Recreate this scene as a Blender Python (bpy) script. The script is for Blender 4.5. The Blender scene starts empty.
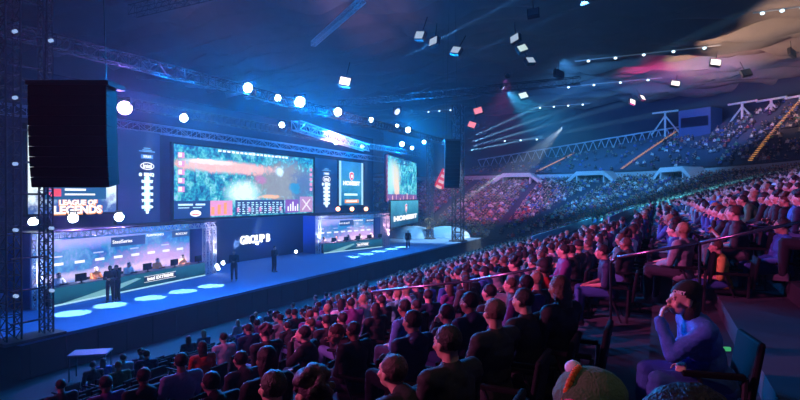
import bpy, bmesh, math, random
import numpy as np
from mathutils import Vector, Matrix, Euler, noise
random.seed(7)
C = bpy.context.scene.collection
PI = math.pi
F = 520.0; HZ = 197.0; EYE = 6.2; YAW = math.radians(26.565)
CY, SY = math.cos(YAW), math.sin(YAW)
sc = bpy.context.scene

# ------------------------------------------------------------------ measuring
def ray(px, py):
    r = (px-400)/F
    return Vector((r*CY-SY, r*SY+CY, -(py-HZ)/F))       # per unit of depth
def onX(px, py, X):
    d = ray(px, py); t = X/d.x; return Vector((X, d.y*t, EYE+d.z*t))
def onY(px, py, Y):
    d = ray(px, py); t = Y/d.y; return Vector((d.x*t, Y, EYE+d.z*t))
def onZ(px, py, Z):
    d = ray(px, py); t = (Z-EYE)/d.z; return Vector((d.x*t, d.y*t, Z))
def atD(px, py, D):
    d = ray(px, py); return Vector((d.x*D, d.y*D, EYE+d.z*D))
def onStand(px, py, lift=1.15):                          # z = 4.45+.29X+lift
    d = ray(px, py); t = (4.45+lift-EYE)/(d.z-.29*d.x); return Vector((d.x*t, d.y*t, EYE+d.z*t)), t
def project(p):
    xc = p[0]*CY+p[1]*SY; yc = -p[0]*SY+p[1]*CY
    if yc < .3: return None
    return 400+F*xc/yc, HZ-F*(p[2]-EYE)/yc, yc

# ------------------------------------------------------------------ materials
MATS = {}
def nodes(m):
    m.use_nodes = True
    nt = m.node_tree
    return nt, nt.nodes, nt.links, nt.nodes['Principled BSDF']
def mat(name, col, rough=.6, metal=0., bump=0., scale=20., var=.15, emit=None, es=0., spec=.5):
    if name in MATS: return MATS[name]
    m = bpy.data.materials.new(name); nt, N, L, b = nodes(m)
    tc = N.new('ShaderNodeTexCoord'); nz = N.new('ShaderNodeTexNoise'); nz.inputs['Scale'].default_value = scale
    L.new(tc.outputs['Object'], nz.inputs['Vector'])
    mx = N.new('ShaderNodeMix'); mx.data_type = 'RGBA'
    mx.inputs[6].default_value = tuple(c*(1-var) for c in col)+(1,)
    mx.inputs[7].default_value = tuple(min(1, c*(1+var)) for c in col)+(1,)
    L.new(nz.outputs['Fac'], mx.inputs[0]); L.new(mx.outputs[2], b.inputs['Base Color'])
    b.inputs['Roughness'].default_value = rough; b.inputs['Metallic'].default_value = metal
    b.inputs['Specular IOR Level'].default_value = spec
    if bump:
        bp = N.new('ShaderNodeBump'); bp.inputs['Strength'].default_value = bump; bp.inputs['Distance'].default_value = .01
        L.new(nz.outputs['Fac'], bp.inputs['Height']); L.new(bp.outputs['Normal'], b.inputs['Normal'])
    if emit:
        b.inputs['Emission Color'].default_value = tuple(emit)+(1,); b.inputs['Emission Strength'].default_value = es
    MATS[name] = m; return m
def em(col, s, name=None):
    k = name or 'glow_%02x%02x%02x_%d' % (int(col[0]*255), int(col[1]*255), int(col[2]*255), int(s*100))
    if k in MATS: return MATS[k]
    m = bpy.data.materials.new(k); nt, N, L, b = nodes(m)
    b.inputs['Base Color'].default_value = (.01, .01, .01, 1); b.inputs['Roughness'].default_value = .4
    b.inputs['Emission Color'].default_value = tuple(col)+(1,); b.inputs['Emission Strength'].default_value = s
    MATS[k] = m; return m
def mat_obj(name, rough=.75, scale=60., var=.25, bump=.25):       # colour comes from each object
    if name in MATS: return MATS[name]
    m = bpy.data.materials.new(name); nt, N, L, b = nodes(m)
    oi = N.new('ShaderNodeObjectInfo'); tc = N.new('ShaderNodeTexCoord')
    nz = N.new('ShaderNodeTexNoise'); nz.inputs['Scale'].default_value = scale; L.new(tc.outputs['Object'], nz.inputs['Vector'])
    mr = N.new('ShaderNodeMapRange'); mr.inputs['To Min'].default_value = 1-var; mr.inputs['To Max'].default_value = 1+var
    L.new(nz.outputs['Fac'], mr.inputs['Value'])
    mx = N.new('ShaderNodeMix'); mx.data_type = 'RGBA'; mx.blend_type = 'MULTIPLY'; mx.inputs[0].default_value = 1
    L.new(oi.outputs['Color'], mx.inputs[6]); L.new(mr.outputs['Result'], mx.inputs[7]); L.new(mx.outputs[2], b.inputs['Base Color'])
    b.inputs['Roughness'].default_value = rough
    bp = N.new('ShaderNodeBump'); bp.inputs['Strength'].default_value = bump; bp.inputs['Distance'].default_value = .01
    L.new(nz.outputs['Fac'], bp.inputs['Height']); L.new(bp.outputs['Normal'], b.inputs['Normal'])
    MATS[name] = m; return m
def mat_vcol(name):
    m = bpy.data.materials.new(name); nt, N, L, b = nodes(m)
    a = N.new('ShaderNodeVertexColor'); a.layer_name = 'Col'
    L.new(a.outputs['Color'], b.inputs['Base Color']); b.inputs['Roughness'].default_value = .75
    MATS[name] = m; return m

BLACK = mat('black_paint', (.006, .006, .008), .75, spec=.15)
DARKMETAL = mat('dark_metal', (.05, .05, .06), .4, .6)
ALU = mat('aluminium', (.75, .77, .8), .32, .85, scale=8)
PINKPAINT = mat('white_truss_paint', (.8, .75, .78), .4, .2)
CONC = mat('dark_concrete', (.07, .075, .09), .85, bump=.3, scale=3)
CONC2 = mat('pale_concrete', (.55, .57, .6), .8, bump=.2, scale=2)
FAB = mat_obj('clothing_fabric')
SKIN = mat_obj('skin', .5, 30, .06, .05)
HAIRM = mat_obj('hair', .55, 110, .5, .9)
DENIM = mat_obj('trouser_fabric', .85, 140, .3, .3)
PLAST = mat('seat_plastic', (.008, .009, .014), .75, spec=.2, bump=.1)
EYEM = mat('eye_dark', (.03, .02, .02), .15)
EYEW = mat('eye_white', (.8, .8, .8), .2)

# ------------------------------------------------------------------ mesh helpers
class MB:
    def __init__(s): s.v = []; s.f = []; s.m = []
    def add(s, vs, fs, mi=0):
        o = len(s.v); s.v += [tuple(v) for v in vs]; s.f += [tuple(i+o for i in f) for f in fs]; s.m += [mi]*len(fs); return s
    def box(s, x0, x1, y0, y1, z0, z1, mi=0, M=None):
        vs = [Vector((x, y, z)) for x in (x0, x1) for y in (y0, y1) for z in (z0, z1)]
        if M is not None: vs = [M @ v for v in vs]
        return s.add(vs, [(0,1,3,2), (4,6,7,5), (0,4,5,1), (2,3,7,6), (0,2,6,4), (1,5,7,3)], mi)
    def bar(s, a, b, r, n=4, r2=None, mi=0):
        a = Vector(a); b = Vector(b); d = (b-a)
        if d.length < 1e-6: return s
        r2 = r if r2 is None else r2
        d.normalize(); u = d.cross(Vector((0, 0, 1)))
        if u.length < .01: u = d.cross(Vector((0, 1, 0)))
        u.normalize(); w = d.cross(u); vs = []
        for p, q in ((a, r), (b, r2)):
            for i in range(n):
                t = 2*PI*(i+.5)/n; vs.append(p+u*math.cos(t)*q+w*math.sin(t)*q)
        fs = [(i, (i+1) % n, n+(i+1) % n, n+i) for i in range(n)]+[tuple(range(n))[::-1], tuple(range(n, 2*n))]
        return s.add(vs, fs, mi)
    def lathe(s, prof, n=16, M=None, mi=0):
        vs = []
        for (r, z) in prof:
            for i in range(n):
                t = 2*PI*i/n; v = Vector((r*math.cos(t), r*math.sin(t), z)); vs.append(M @ v if M is not None else v)
        fs = []
        for j in range(len(prof)-1):
            for i in range(n): fs.append((j*n+i, j*n+(i+1) % n, (j+1)*n+(i+1) % n, (j+1)*n+i))
        fs.append(tuple(range(n))[::-1]); k = (len(prof)-1)*n; fs.append(tuple(range(k, k+n)))
        return s.add(vs, fs, mi)
    def ell(s, c, r, n=14, m=9, M=None, mi=0):
        prof = []; vs = []
        c = Vector(c)
        for j in range(m+1):
            ph = -PI/2+PI*(j+.0)/m
            ph = max(-PI/2+.05, min(PI/2-.05, ph))
            for i in range(n):
                t = 2*PI*i/n
                v = Vector((math.cos(ph)*math.cos(t)*r[0], math.cos(ph)*math.sin(t)*r[1], math.sin(ph)*r[2]))+c
                vs.append(M @ v if M is not None else v)
        fs = []
        for j in range(m):
            for i in range(n): fs.append((j*n+i, j*n+(i+1) % n, (j+1)*n+(i+1) % n, (j+1)*n+i))
        fs.append(tuple(range(n))[::-1]); k = m*n; fs.append(tuple(range(k, k+n)))
        return s.add(vs, fs, mi)
    def cap(s, a, b, ra, rb, n=12):                       # tapered capsule
        a = Vector(a); b = Vector(b); s.ell(a, (ra,)*3, n, 8); s.ell(b, (rb,)*3, n, 8); s.bar(a, b, ra, n, rb); return s
    def mesh(s, name):
        me = bpy.data.meshes.new(name); me.from_pydata(s.v, [], s.f); me.update(); return me
    def build(s, name, m, parent=None, smooth=False, bevel=0):
        me = s.mesh(name)
        for x in (m if isinstance(m, (list, tuple)) else [m]): me.materials.append(x)
        if any(s.m): me.polygons.foreach_set('material_index', s.m)
        if smooth: me.polygons.foreach_set('use_smooth', [True]*len(me.polygons))
        o = bpy.data.objects.new(name, me); C.objects.link(o)
        if parent: o.parent = parent
        if bevel:
            b = o.modifiers.new('bevel', 'BEVEL'); b.width = bevel; b.segments = 2; b.limit_method = 'ANGLE'
        return o
def empty(name, loc=(0, 0, 0), rz=0):
    o = bpy.data.objects.new(name, None); o.empty_display_size = .2; C.objects.link(o); o.location = loc; o.rotation_euler = (0, 0, rz); return o
def tag(o, label=None, cat=None, group=None, kind=None):
    if label: o['label'] = label
    if cat: o['category'] = cat
    if group: o['group'] = group
    if kind: o['kind'] = kind
    return o
def struct(o): o['kind'] = 'structure'; return o
def copy_tree(o, parent=None):
    c = o.copy(); C.objects.link(c); c.parent = parent
    for ch in KIDS.get(o.name, []): copy_tree(ch, c)
    return c
KIDS = {}
def index_kids(root):
    KIDS[root.name] = list(root.children)
    for c in root.children: index_kids(c)
def evaluated(o):                                        # apply modifiers
    dg = bpy.context.evaluated_depsgraph_get(); dg.update()
    me = bpy.data.meshes.new_from_object(o.evaluated_get(dg)); o.modifiers.clear(); o.data = me; return o
def lettering(parent, s, x, z, h, m, y=-.03, name='lettering', width=None, shear=0, depth=.01, bold=.0):
    cu = bpy.data.curves.new('t', 'FONT'); cu.body = s; cu.align_x = 'CENTER'; cu.align_y = 'CENTER'; cu.size = h*1.35; cu.extrude = depth; cu.shear = shear; cu.offset = bold
    cu.resolution_u = 3
    o = bpy.data.objects.new('t', cu); C.objects.link(o); bpy.context.view_layer.update()
    dg = bpy.context.evaluated_depsgraph_get(); me = bpy.data.meshes.new_from_object(o.evaluated_get(dg))
    bpy.data.objects.remove(o)
    xs = [v.co.x for v in me.vertices]; w = max(xs)-min(xs)
    k = (width/w) if width else 1
    me.transform(Matrix.Translation((x, y, z)) @ Matrix.Rotation(PI/2, 4, 'X') @ Matrix.Diagonal((k, 1, 1, 1)))
    me.materials.clear(); me.materials.append(m)
    t = bpy.data.objects.new(name, me); C.objects.link(t); t.parent = parent; return t
def ring(parent, x, z, rx, rz, w, m, y=-.03, name='emblem_ring', n=28):
    b = MB(); vs = []
    for k in (1, 0):
        for i in range(n):
            t = 2*PI*i/n; vs.append((x+math.cos(t)*(rx-w*(1-k)), y, z+math.sin(t)*(rz-w*(1-k))))
    b.add(vs, [(i, (i+1) % n, n+(i+1) % n, n+i) for i in range(n)])
    return b.build(name, m, parent)

# ------------------------------------------------------------------ camera
cam = bpy.data.cameras.new('camera'); co = bpy.data.objects.new('camera', cam); C.objects.link(co)
co.location = (0, 0, EYE); cam.sensor_width = 36; cam.lens = 36*F/800; cam.clip_start = .05; cam.clip_end = 500
co.rotation_euler = (PI/2-math.atan(3/F), 0, YAW); sc.camera = co

# ------------------------------------------------------------------ bowl geometry
XC, YC0 = -20.7, 62.0
PITCH, RISE = .85, .2465
NROW = 37
def rowR(k): return 5.7+PITCH*k
def rowz(k): return .1+RISE*k
def path(R, t):                                          # t metres (straight, t<0), then arc of 90 deg as 0..1, then left straight metres
    if t < 0: return Vector((XC+R, YC0+t, 0)), Vector((-1, 0, 0))
    if t <= 1:
        a = t*PI/2; return Vector((XC+R*math.cos(a), YC0+R*math.sin(a), 0)), Vector((-math.cos(a), -math.sin(a), 0))
    return Vector((XC-(t-1), YC0+R, 0)), Vector((0, -1, 0))
TS = [-75, -40, -20, -.001]+[i/14 for i in range(15)]+[1+8, 1+20, 1+45]
def ztop(t):
    if t < 0: return 25.0
    if t <= 1: return 25.0-(25.0-17.6)*max(0, (t-.5)/.5) if t > .5 else 25.0
    return max(14.5, 17.6-(t-1)*.11)
def sweep(name, prof_fn, m, extra=None):
    """prof_fn(t) -> list of (R,z); swept along the bowl"""
    b = MB(); n = None; vs = []
    for t in TS:
        pr = prof_fn(t); n = len(pr)
        for (R, z) in pr:
            p, _ = path(R, t); vs.append((p.x, p.y, z))
    fs = []
    for i in range(len(TS)-1):
        for j in range(n-1):
            a = i*n+j; fs.append((a, a+n, a+n+1, a+1))
    b.add(vs, fs); return b.build(name, m)
def lower_prof(t):
    pr = [(rowR(0)-.4, 0)]
    for k in range(NROW):
        pr += [(rowR(k)-.4, rowz(k)), (rowR(k)+PITCH-.4, rowz(k))]
    return pr
struct(sweep('floor_lower_stand', lower_prof, CONC))
RF = rowR(NROW-1)+PITCH-.4
ZF = rowz(NROW-1)
# concourse fascia
struct(sweep('wall_concourse', lambda t: [(RF, ZF-.1), (RF, ZF+1.3), (RF+.02, ZF+1.3)], mat('concourse_wall', (.1, .11, .14), .7)))
struct(sweep('trim_1', lambda t: [(RF-.25, ZF+.45), (RF-.3, ZF+.5), (RF-.3, ZF+1.35), (RF-.25, ZF+1.4), (RF+.5, ZF+1.4)], CONC2))
NUP = 20; UP = 1.0; RU = RF+1.2
def uz(t, k): return ZF+1.4+(ztop(t)-3.0-(ZF+1.4))*(k/NUP)
def upper_prof(t):
    pr = [(RF+.4, ZF+1.4)]
    for k in range(NUP):
        pr += [(RU+UP*k, uz(t, k)), (RU+UP*(k+1), uz(t, k))]
    pr += [(RU+UP*NUP, ztop(t)-3)]
    return pr
struct(sweep('floor_upper_stand', upper_prof, CONC))
struct(sweep('wall_rear', lambda t: [(RU+NUP*UP+2, uz(t, NUP)-4), (RU+NUP*UP+2, 29)], mat('rear_wall', (.03, .04, .08), .9)))
# arena floor, ceiling, walls
b = MB(); b.box(-75, 60, -25, 140, -.2, 0); struct(b.build('floor', mat('arena_floor', (.012, .014, .02), .6, bump=.1, scale=1)))
# ceiling with shallow rolling acoustic relief
def ceil_relief(x, y):
    a = .5+.5*math.sin(y*1.35+1.1*math.sin(x*.23+y*.11)); q = noise.noise(Vector((x*.12, y*.35, 0)))
    return 27.3-1.7*a**3-1.5*q-.6*noise.noise(Vector((x*.25, y*1.6, 4)))
nx, ny = 110, 260
b = MB(); vs = [(-80+i*150/nx, -25+j*170/ny, ceil_relief(-80+i*150/nx, -25+j*170/ny)) for j in range(ny+1) for i in range(nx+1)]
b.add(vs, [(j*(nx+1)+i, (j+1)*(nx+1)+i, (j+1)*(nx+1)+i+1, j*(nx+1)+i+1) for j in range(ny) for i in range(nx)])
struct(b.build('ceiling', mat('ceiling_panel', (.2, .19, .19), .85, bump=.3, scale=.8), smooth=True))
for n_, (x0, x1, y0, y1) in {'left': (-76, -75.5, -25, 140), 'back': (-76, 62, -25.5, -25), 'far': (-76, 62, 141, 141.5), 'right': (62, 62.5, -25, 141)}.items():
    b = MB(); b.box(x0, x1, y0, y1, 0, 30); struct(b.build('wall_'+n_, mat('outer_wall', (.03, .035, .06), .9)))

# ------------------------------------------------------------------ stage
SX = -19.2; SZ = 1.3
STAGE = mat('stage_deck', (.06, .17, .36), .75, bump=.08, scale=6)
b = MB(); b.box(-32, SX, 9.9, 60, SZ-.12, SZ); struct(b.build('floor_stage', STAGE))
b = MB(); b.box(SX-.06, SX-.02, 9.9, 60, 0, SZ-.12)
for i in range(42): y = 10.2+i*1.2; b.box(SX-.03, SX, y, y+.03, 0, SZ-.13)
b.box(-32, SX-.06, 9.9, 9.96, 0, SZ-.12)
struct(b.build('wall_stage_front', mat('stage_skirt', (.006, .007, .01), .9)))
b = MB(); b.box(-30.4, -30.0, 5, 53, SZ, 13); struct(b.build('wall_stage_rear', mat('stage_drape', (.012, .02, .05), .9, bump=.5, scale=2)))
# low set wall below the LED screens
b = MB(); b.box(-28.62, -28.4, 21.5, 51, SZ, 4.55); struct(b.build('wall_set', mat('set_wall', (.02, .03, .07), .45)))

def panel(name, A, B, z0, z1, face_mat, label, cat, frame=.12, fmat=None, depth=.25):
    """flat display standing from A to B (left to right as the audience sees it). local: x right, -y front, z up"""
    A = Vector((A[0], A[1], 0)); B = Vector((B[0], B[1], 0)); d = B-A; w = d.length; h = z1-z0
    root = empty(name, (A.x, A.y, z0), math.atan2(d.y, d.x)); tag(root, label, cat)
    b = MB(); b.box(-frame, w+frame, .0, depth, -frame, h+frame); b.build('cabinet', fmat or BLACK, root)
    b = MB(); b.box(0, w, -.012, 0, 0, h); b.build('display', face_mat, root)
    return root, w, h
def rects(parent, L, m, name, y=-.022):
    b = MB()
    for (x0, x1, z0, z1) in L: b.box(x0, x1, y, y+.008, z0, z1)
    return b.build(name, m, parent)

def game_mat(name, w, h, seedv, strength, warm=True):
    m = bpy.data.materials.new(name); nt, N, L, bs = nodes(m)
    tc = N.new('ShaderNodeTexCoord'); mp = N.new('ShaderNodeMapping'); mp.inputs['Location'].default_value = (seedv, 0, seedv*2)
    L.new(tc.outputs['Object'], mp.inputs['Vector'])
    n1 = N.new('ShaderNodeTexNoise'); n1.inputs['Scale'].default_value = 1.15; n1.inputs['Detail'].default_value = 6; n1.inputs['Distortion'].default_value = 1.2
    L.new(mp.outputs[0], n1.inputs['Vector'])
    r = N.new('ShaderNodeValToRGB'); e = r.color_ramp.elements
    e[0].position = .30; e[0].color = (.004, .03, .12, 1); e[1].position = .78; e[1].color = (.75, .95, .9, 1)
    for p, c in ((.42, (.0, .13, .26, 1)), (.52, (.02, .32, .36, 1)), (.60, (.12, .5, .42, 1)), (.68, (.25, .45, .6, 1))):
        q = e.new(p); q.color = c
    n2 = N.new('ShaderNodeTexNoise'); n2.inputs['Scale'].default_value = 5.5; n2.inputs['Detail'].default_value = 3; L.new(mp.outputs[0], n2.inputs['Vector'])
    m2 = N.new('ShaderNodeMath'); m2.operation = 'MULTIPLY_ADD'; m2.inputs[1].default_value = .55; L.new(n2.outputs['Fac'], m2.inputs[0]); m2.inputs[2].default_value = -.275
    m3 = N.new('ShaderNodeMath'); m3.operation = 'ADD'; L.new(n1.outputs['Fac'], m3.inputs[0]); L.new(m2.outputs[0], m3.inputs[1])
    L.new(m3.outputs[0], r.inputs[0])
    sx = N.new('ShaderNodeSeparateXYZ'); L.new(tc.outputs['Object'], sx.inputs[0])
    prev = r.outputs[0]
    def blob(cx, cz, rx, rz, col, soft, amt, prev):
        vx = N.new('ShaderNodeMath'); vx.operation = 'SUBTRACT'; vx.inputs[1].default_value = cx*w; L.new(sx.outputs['X'], vx.inputs[0])
        dx = N.new('ShaderNodeMath'); dx.operation = 'DIVIDE'; dx.inputs[1].default_value = rx*w; L.new(vx.outputs[0], dx.inputs[0])
        vz = N.new('ShaderNodeMath'); vz.operation = 'SUBTRACT'; vz.inputs[1].default_value = cz*h; L.new(sx.outputs['Z'], vz.inputs[0])
        dz = N.new('ShaderNodeMath'); dz.operation = 'DIVIDE'; dz.inputs[1].default_value = rz*h; L.new(vz.outputs[0], dz.inputs[0])
        cb = N.new('ShaderNodeCombineXYZ'); L.new(dx.outputs[0], cb.inputs[0]); L.new(dz.outputs[0], cb.inputs[1])
        ln = N.new('ShaderNodeVectorMath'); ln.operation = 'LENGTH'; L.new(cb.outputs[0], ln.inputs[0])
        ad = N.new('ShaderNodeMath'); ad.operation = 'MULTIPLY_ADD'; ad.inputs[1].default_value = 1.6; L.new(m3.outputs[0], ad.inputs[0]); ad.inputs[2].default_value = -.8
        sm = N.new('ShaderNodeMath'); sm.operation = 'ADD'; L.new(ln.outputs['Value'], sm.inputs[0]); L.new(ad.outputs[0], sm.inputs[1])
        mr = N.new('ShaderNodeMapRange'); mr.inputs['From Min'].default_value = 1+soft; mr.inputs['From Max'].default_value = 1-soft; mr.inputs['To Max'].default_value = amt
        L.new(sm.outputs[0], mr.inputs['Value'])
        mx = N.new('ShaderNodeMix'); mx.data_type = 'RGBA'; L.new(mr.outputs[0], mx.inputs[0]); L.new(prev, mx.inputs[6]); mx.inputs[7].default_value = tuple(col)+(1,)
        return mx.outputs[2]
    if warm == 'main':
        prev = blob(.74, .52, .24, .34, (.26, .25, .2), .25, .9, prev)
        prev = blob(.9, .42, .1, .3, (.05, .13, .3), .3, .8, prev)
        prev = blob(.3, .74, .3, .085, (.95, .5, .38), .3, .85, prev)
        prev = blob(.2, .80, .14, .035, (1, .8, .7), .3, .8, prev)
        prev = blob(.42, .36, .1, .16, (.75, 1, .95), .4, .9, prev)
        prev = blob(.55, .57, .04, .06, (.5, .15, .35), .3, .7, prev)
        prev = blob(.62, .3, .08, .03, (1, .5, .2), .3, .8, prev)
        prev = blob(.83, .45, .05, .1, (.02, .25, .45), .2, .9, prev)
        prev = blob(.7, .72, .03, .07, (.7, .9, 1), .4, .9, prev)
    elif warm == 'side':
        prev = blob(.5, .6, .4, .3, (.75, .62, .4), .4, .7, prev)
        prev = blob(.2, .5, .2, .4, (.3, .6, .65), .4, .8, prev)
        prev = blob(.7, .3, .2, .2, (.85, .5, .35), .3, .8, prev)
    elif warm == 'splash':
        prev = blob(.05, .4, .28, .8, (.78, .88, .88), .4, .9, prev)
        prev = blob(.97, .5, .14, .8, (.75, .9, .95), .4, .95, prev)
        prev = blob(.45, -.05, .8, .25, (.01, .06, .25), .3, .95, prev)
    elif warm == 'booth':
        prev = blob(.5, .6, .9, .9, (.01, .10, .42), .3, .75, prev)
        prev = blob(.3, .85, .3, .12, (.4, .35, .8), .5, .7, prev)
        prev = blob(.8, .35, .3, .2, (.55, .3, .6), .5, .7, prev)
        prev = blob(.5, .28, .5, .06, (.7, .5, .7), .5, .6, prev)
    L.new(prev, bs.inputs['Emission Color']); bs.inputs['Emission Strength'].default_value = strength
    bs.inputs['Base Color'].default_value = (.01, .01, .01, 1); bs.inputs['Roughness'].default_value = .5
    return m

def grad_mat(name, c0, c1, c2, h, strength, ncol=(.4, .8, 1)):
    m = bpy.data.materials.new(name); nt, N, L, bs = nodes(m)
    tc = N.new('ShaderNodeTexCoord'); sx = N.new('ShaderNodeSeparateXYZ'); L.new(tc.outputs['Object'], sx.inputs[0])
    nz = N.new('ShaderNodeTexNoise'); nz.inputs['Scale'].default_value = .9; nz.inputs['Distortion'].default_value = 1; L.new(tc.outputs['Object'], nz.inputs['Vector'])
    ad = N.new('ShaderNodeMath'); ad.operation = 'MULTIPLY_ADD'; ad.inputs[1].default_value = h*.7; L.new(nz.outputs['Fac'], ad.inputs[0]); L.new(sx.outputs['Z'], ad.inputs[2])
    mr = N.new('ShaderNodeMapRange'); mr.inputs['From Min'].default_value = h*.3; mr.inputs['From Max'].default_value = h*1.35; L.new(ad.outputs[0], mr.inputs['Value'])
    r = N.new('ShaderNodeValToRGB'); e = r.color_ramp.elements; e[0].color = tuple(c0)+(1,); e[1].color = tuple(c2)+(1,); q = e.new(.5); q.color = tuple(c1)+(1,)
    L.new(mr.outputs[0], r.inputs[0]); L.new(r.outputs[0], bs.inputs['Emission Color']); bs.inputs['Emission Strength'].default_value = strength
    bs.inputs['Base Color'].default_value = (.01, .01, .01, 1)
    return m
W1 = em((1, 1, 1), 1.4); WC = em((.6, .9, 1), 1.5); REDG = em((.9, .08, .12), 1.2); ORG = em((1, .35, .08), 1.3); DKB = em((.01, .03, .12), 1); PKG = em((.9, .35, .6), 1.1); TEALG = em((.1, .5, .6), 1); NAVY = em((.01, .05, .2), 1.)
NVY = em((.02, .08, .3), 1.0)

# main LED wall
A = onX(174, 144, -29); B = onX(313, 158, -29)
w_, h_ = (B-A).length, 5.0
root, w, h = panel('led_video_wall', A, (-29, B.y), 4.73, 9.75, game_mat('main_screen_picture', 15.4, 5, 3.3, 1.45, 'main'),
    'huge wide video wall showing the colourful game fight above the stage', 'video screen')
W = w
# HUD on the wall
L1 = []; 
for i in range(5): L1.append((.02*W, .055*W, h*(.86-.115*i)-.2, h*(.86-.115*i)+.18))
rects(root, L1, PKG, 'left_portrait_column')
rects(root, [(a+.06, b_-.25, c+.08, d-.05) for (a, b_, c, d) in L1], W1, 'portrait_marks', -.03)
rects(root, [(.965*W, .99*W, h*(.8-.09*i)-.17, h*(.8-.09*i)+.12) for i in range(5)], PKG, 'right_portrait_column')
rects(root, [(.25*W+i*.45, .25*W+i*.45+.3, h*.955, h*.985) for i in range(18)], W1, 'score_bar')
rects(root, [(.0, .2*W, 0, h*.24)], NAVY, 'advert_panel', -.018)
rects(root, [(.02*W, .1*W, h*.175, h*.2), (.115*W, .17*W, h*.175, h*.2), (.02*W, .08*W, h*.14, h*.15), (.1*W, .15*W, h*.14, h*.15)], WC, 'advert_text')
e = rects(root, [], W1, 'x') if False else None
mb = MB(); mb.ell((.115*W, -.03, h*.065), (.032*W, .01, h*.045), 20, 6); mb.build('advert_oval', W1, root)
rects(root, [(.095*W, .135*W, h*.045, h*.06)], REDG, 'advert_mark', -.045)
rects(root, [(.2*W, .34*W, h*.02, h*.24)], PKG, 'player_picture_strip', -.018)
rects(root, [(.2*W+i*.6+.1, .2*W+i*.6+.4, h*.04, h*(.15+.03*(i % 3))) for i in range(3)], ORG, 'player_pictures')
rects(root, [(.36*W, .73*W, h*.02, h*.245)], NAVY, 'score_table', -.018)
ts = []
for r_ in range(6):
    for c_ in range(11): ts.append((.375*W+c_*.5, .375*W+c_*.5+(.3 if (c_+r_) % 3 else .18), h*(.03+.033*r_), h*(.045+.033*r_)))
rects(root, ts, WC, 'score_table_text')
rects(root, [(.37*W+.62*i, .37*W+.62*i+.25, h*.06, h*.13) for i in range(0, 9, 2)], PKG, 'score_table_icons', -.024)
rects(root, [(.74*W, .86*W, h*.02, h*.25)], em((.25, .1, .5), 1.1), 'crowd_inset_left', -.018)
for i in range(5): rects(root, [(.76*W+i*.33, .76*W+i*.33+.16, h*.05, h*(.13+.04*((i*7) % 3)))], W1, 'crowd_inset_figure')
rects(root, [(.87*W, .995*W, h*.02, h*.3)], em((.55, .3, .55), 1.1), 'crowd_inset_right', -.018)
for sgn in (-1, 1):
    mbx = MB(); mbx.bar((.93*W-.6*sgn, -.03, h*.06), (.93*W+.55*sgn, -.03, h*.25), .07); mbx.build('inset_cross_bar', em((.9, .8, .85), 1.2), root)

# side screen with the title logo
A = onX(28, 150, -28); B = onX(116, 150, -28)
root, w, h = panel('led_side_screen', (-28, A.y), (-28, B.y), 5.35, 9.75, game_mat('side_screen_picture', 4.7, 4.4, 11.3, 1.4, 'splash'),
    'left video screen reading LEAGUE OF LEGENDS behind the hanging speakers', 'video screen')
rects(root, [(.17*w, .87*w, .165*h, .325*h)], em((.015, .12, .28), 1), 'caption_bar', -.02)
rects(root, [(.17*w, .87*w, .325*h, .335*h), (.38*w, .62*w, .27*h, .295*h), (.38*w, .73*w, .215*h, .235*h)], W1, 'caption_text', -.03)
rects(root, [(.19*w, .34*w, .2*h, .29*h)], REDG, 'caption_flag', -.03)
rects(root, [(.2*w, .25*w, .25*h, .28*h)], em((.2, .25, .8), 1), 'flag_canton', -.04)
lettering(root, 'LEAGUE OF', .53*w, .125*h, .26, W1, -.05, 'logo_lettering', width=2.0, bold=.012)
lettering(root, 'LEGENDS', .53*w, .035*h, .42, W1, -.05, 'logo_lettering', width=2.55, bold=.02)
lettering(root, 'LEGENDS', .535*w, .028*h, .46, ORG, -.035, 'logo_outline', width=2.65, bold=.035)
lettering(root, 'LEAGUE OF', .535*w, .12*h, .3, ORG, -.035, 'logo_outline', width=2.1, bold=.03)
# dark banner with stacked sponsor marks and glowing column
def banner(A, B, z0, z1, label, cx, sc_=1.0):
    root, w, h = panel('sponsor_banner', A, B, z0, z1, em((.004, .028, .12), 1, 'banner_blue'), label, 'banner', .03, None, .3)
    g = em((.75, .92, 1), 1.7)
    x = cx*w; s = sc_
    rects(root, [(x-.35*s, x+.35*s, h*.79, h*.80), (x-.6*s, x+.6*s, h*.775, h*.785), (x-.25*s, x+.25*s, h*.81, h*.82)], em((.2, .55, .9), 1), 'small_top_lines')
    rects(root, [(x-.45*s, x+.45*s, h*.70, h*.745)], em((.1, .35, .75), 1), 'sponsor_plate', -.02)
    lettering(root, 'SERIES', x, h*.722, .16*s, W1, -.04, 'plate_lettering')
    ring(root, x, h*.62, .52*s, .25*s, .06, W1, -.04)
    lettering(root, 'intel', x, h*.62, .28*s, W1, -.045, 'oval_lettering', bold=.01)
    lettering(root, 'BENQ', x+.12, h*.525, .2*s, g, -.04, 'sponsor_lettering', width=.75*s, bold=.02)
    mb = MB(); mb.ell((x-.5*s, -.03, h*.525), (.12*s, .01, .12*s), 14, 6); mb.build('sponsor_dot', g, root)
    for i, tx in enumerate(('ROCCAT', 'PLANTRONICS', 'GIGABYTE', 'TWITCH', 'RED')):
        lettering(root, tx, x, h*(.45-.07*i), .17*s, g, -.04, 'sponsor_lettering', width=.85*s, bold=.02)
    # vertical glowing light column behind the marks
    rects(root, [(x-.22*s, x+.22*s, h*.13, h*.5)], em((.35, .75, 1), 1.5, 'banner_glow'), 'light_column', -.02)
    rects(root, [(x-.1*s, x+.1*s, h*.1, h*.53)], em((.85, .97, 1), 2.0), 'light_column_core', -.03)
    return root
A = onX(117, 150, -28.7); B = onX(160, 150, -28.7)
banner((-28.7, A.y), (-28.7, B.y), 4.6, 10.3, 'dark blue sponsor banner with intel oval left of the main video wall', .68, .95)
A = onX(315, 150, -28.9); B = onX(337, 150, -28.9)
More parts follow.
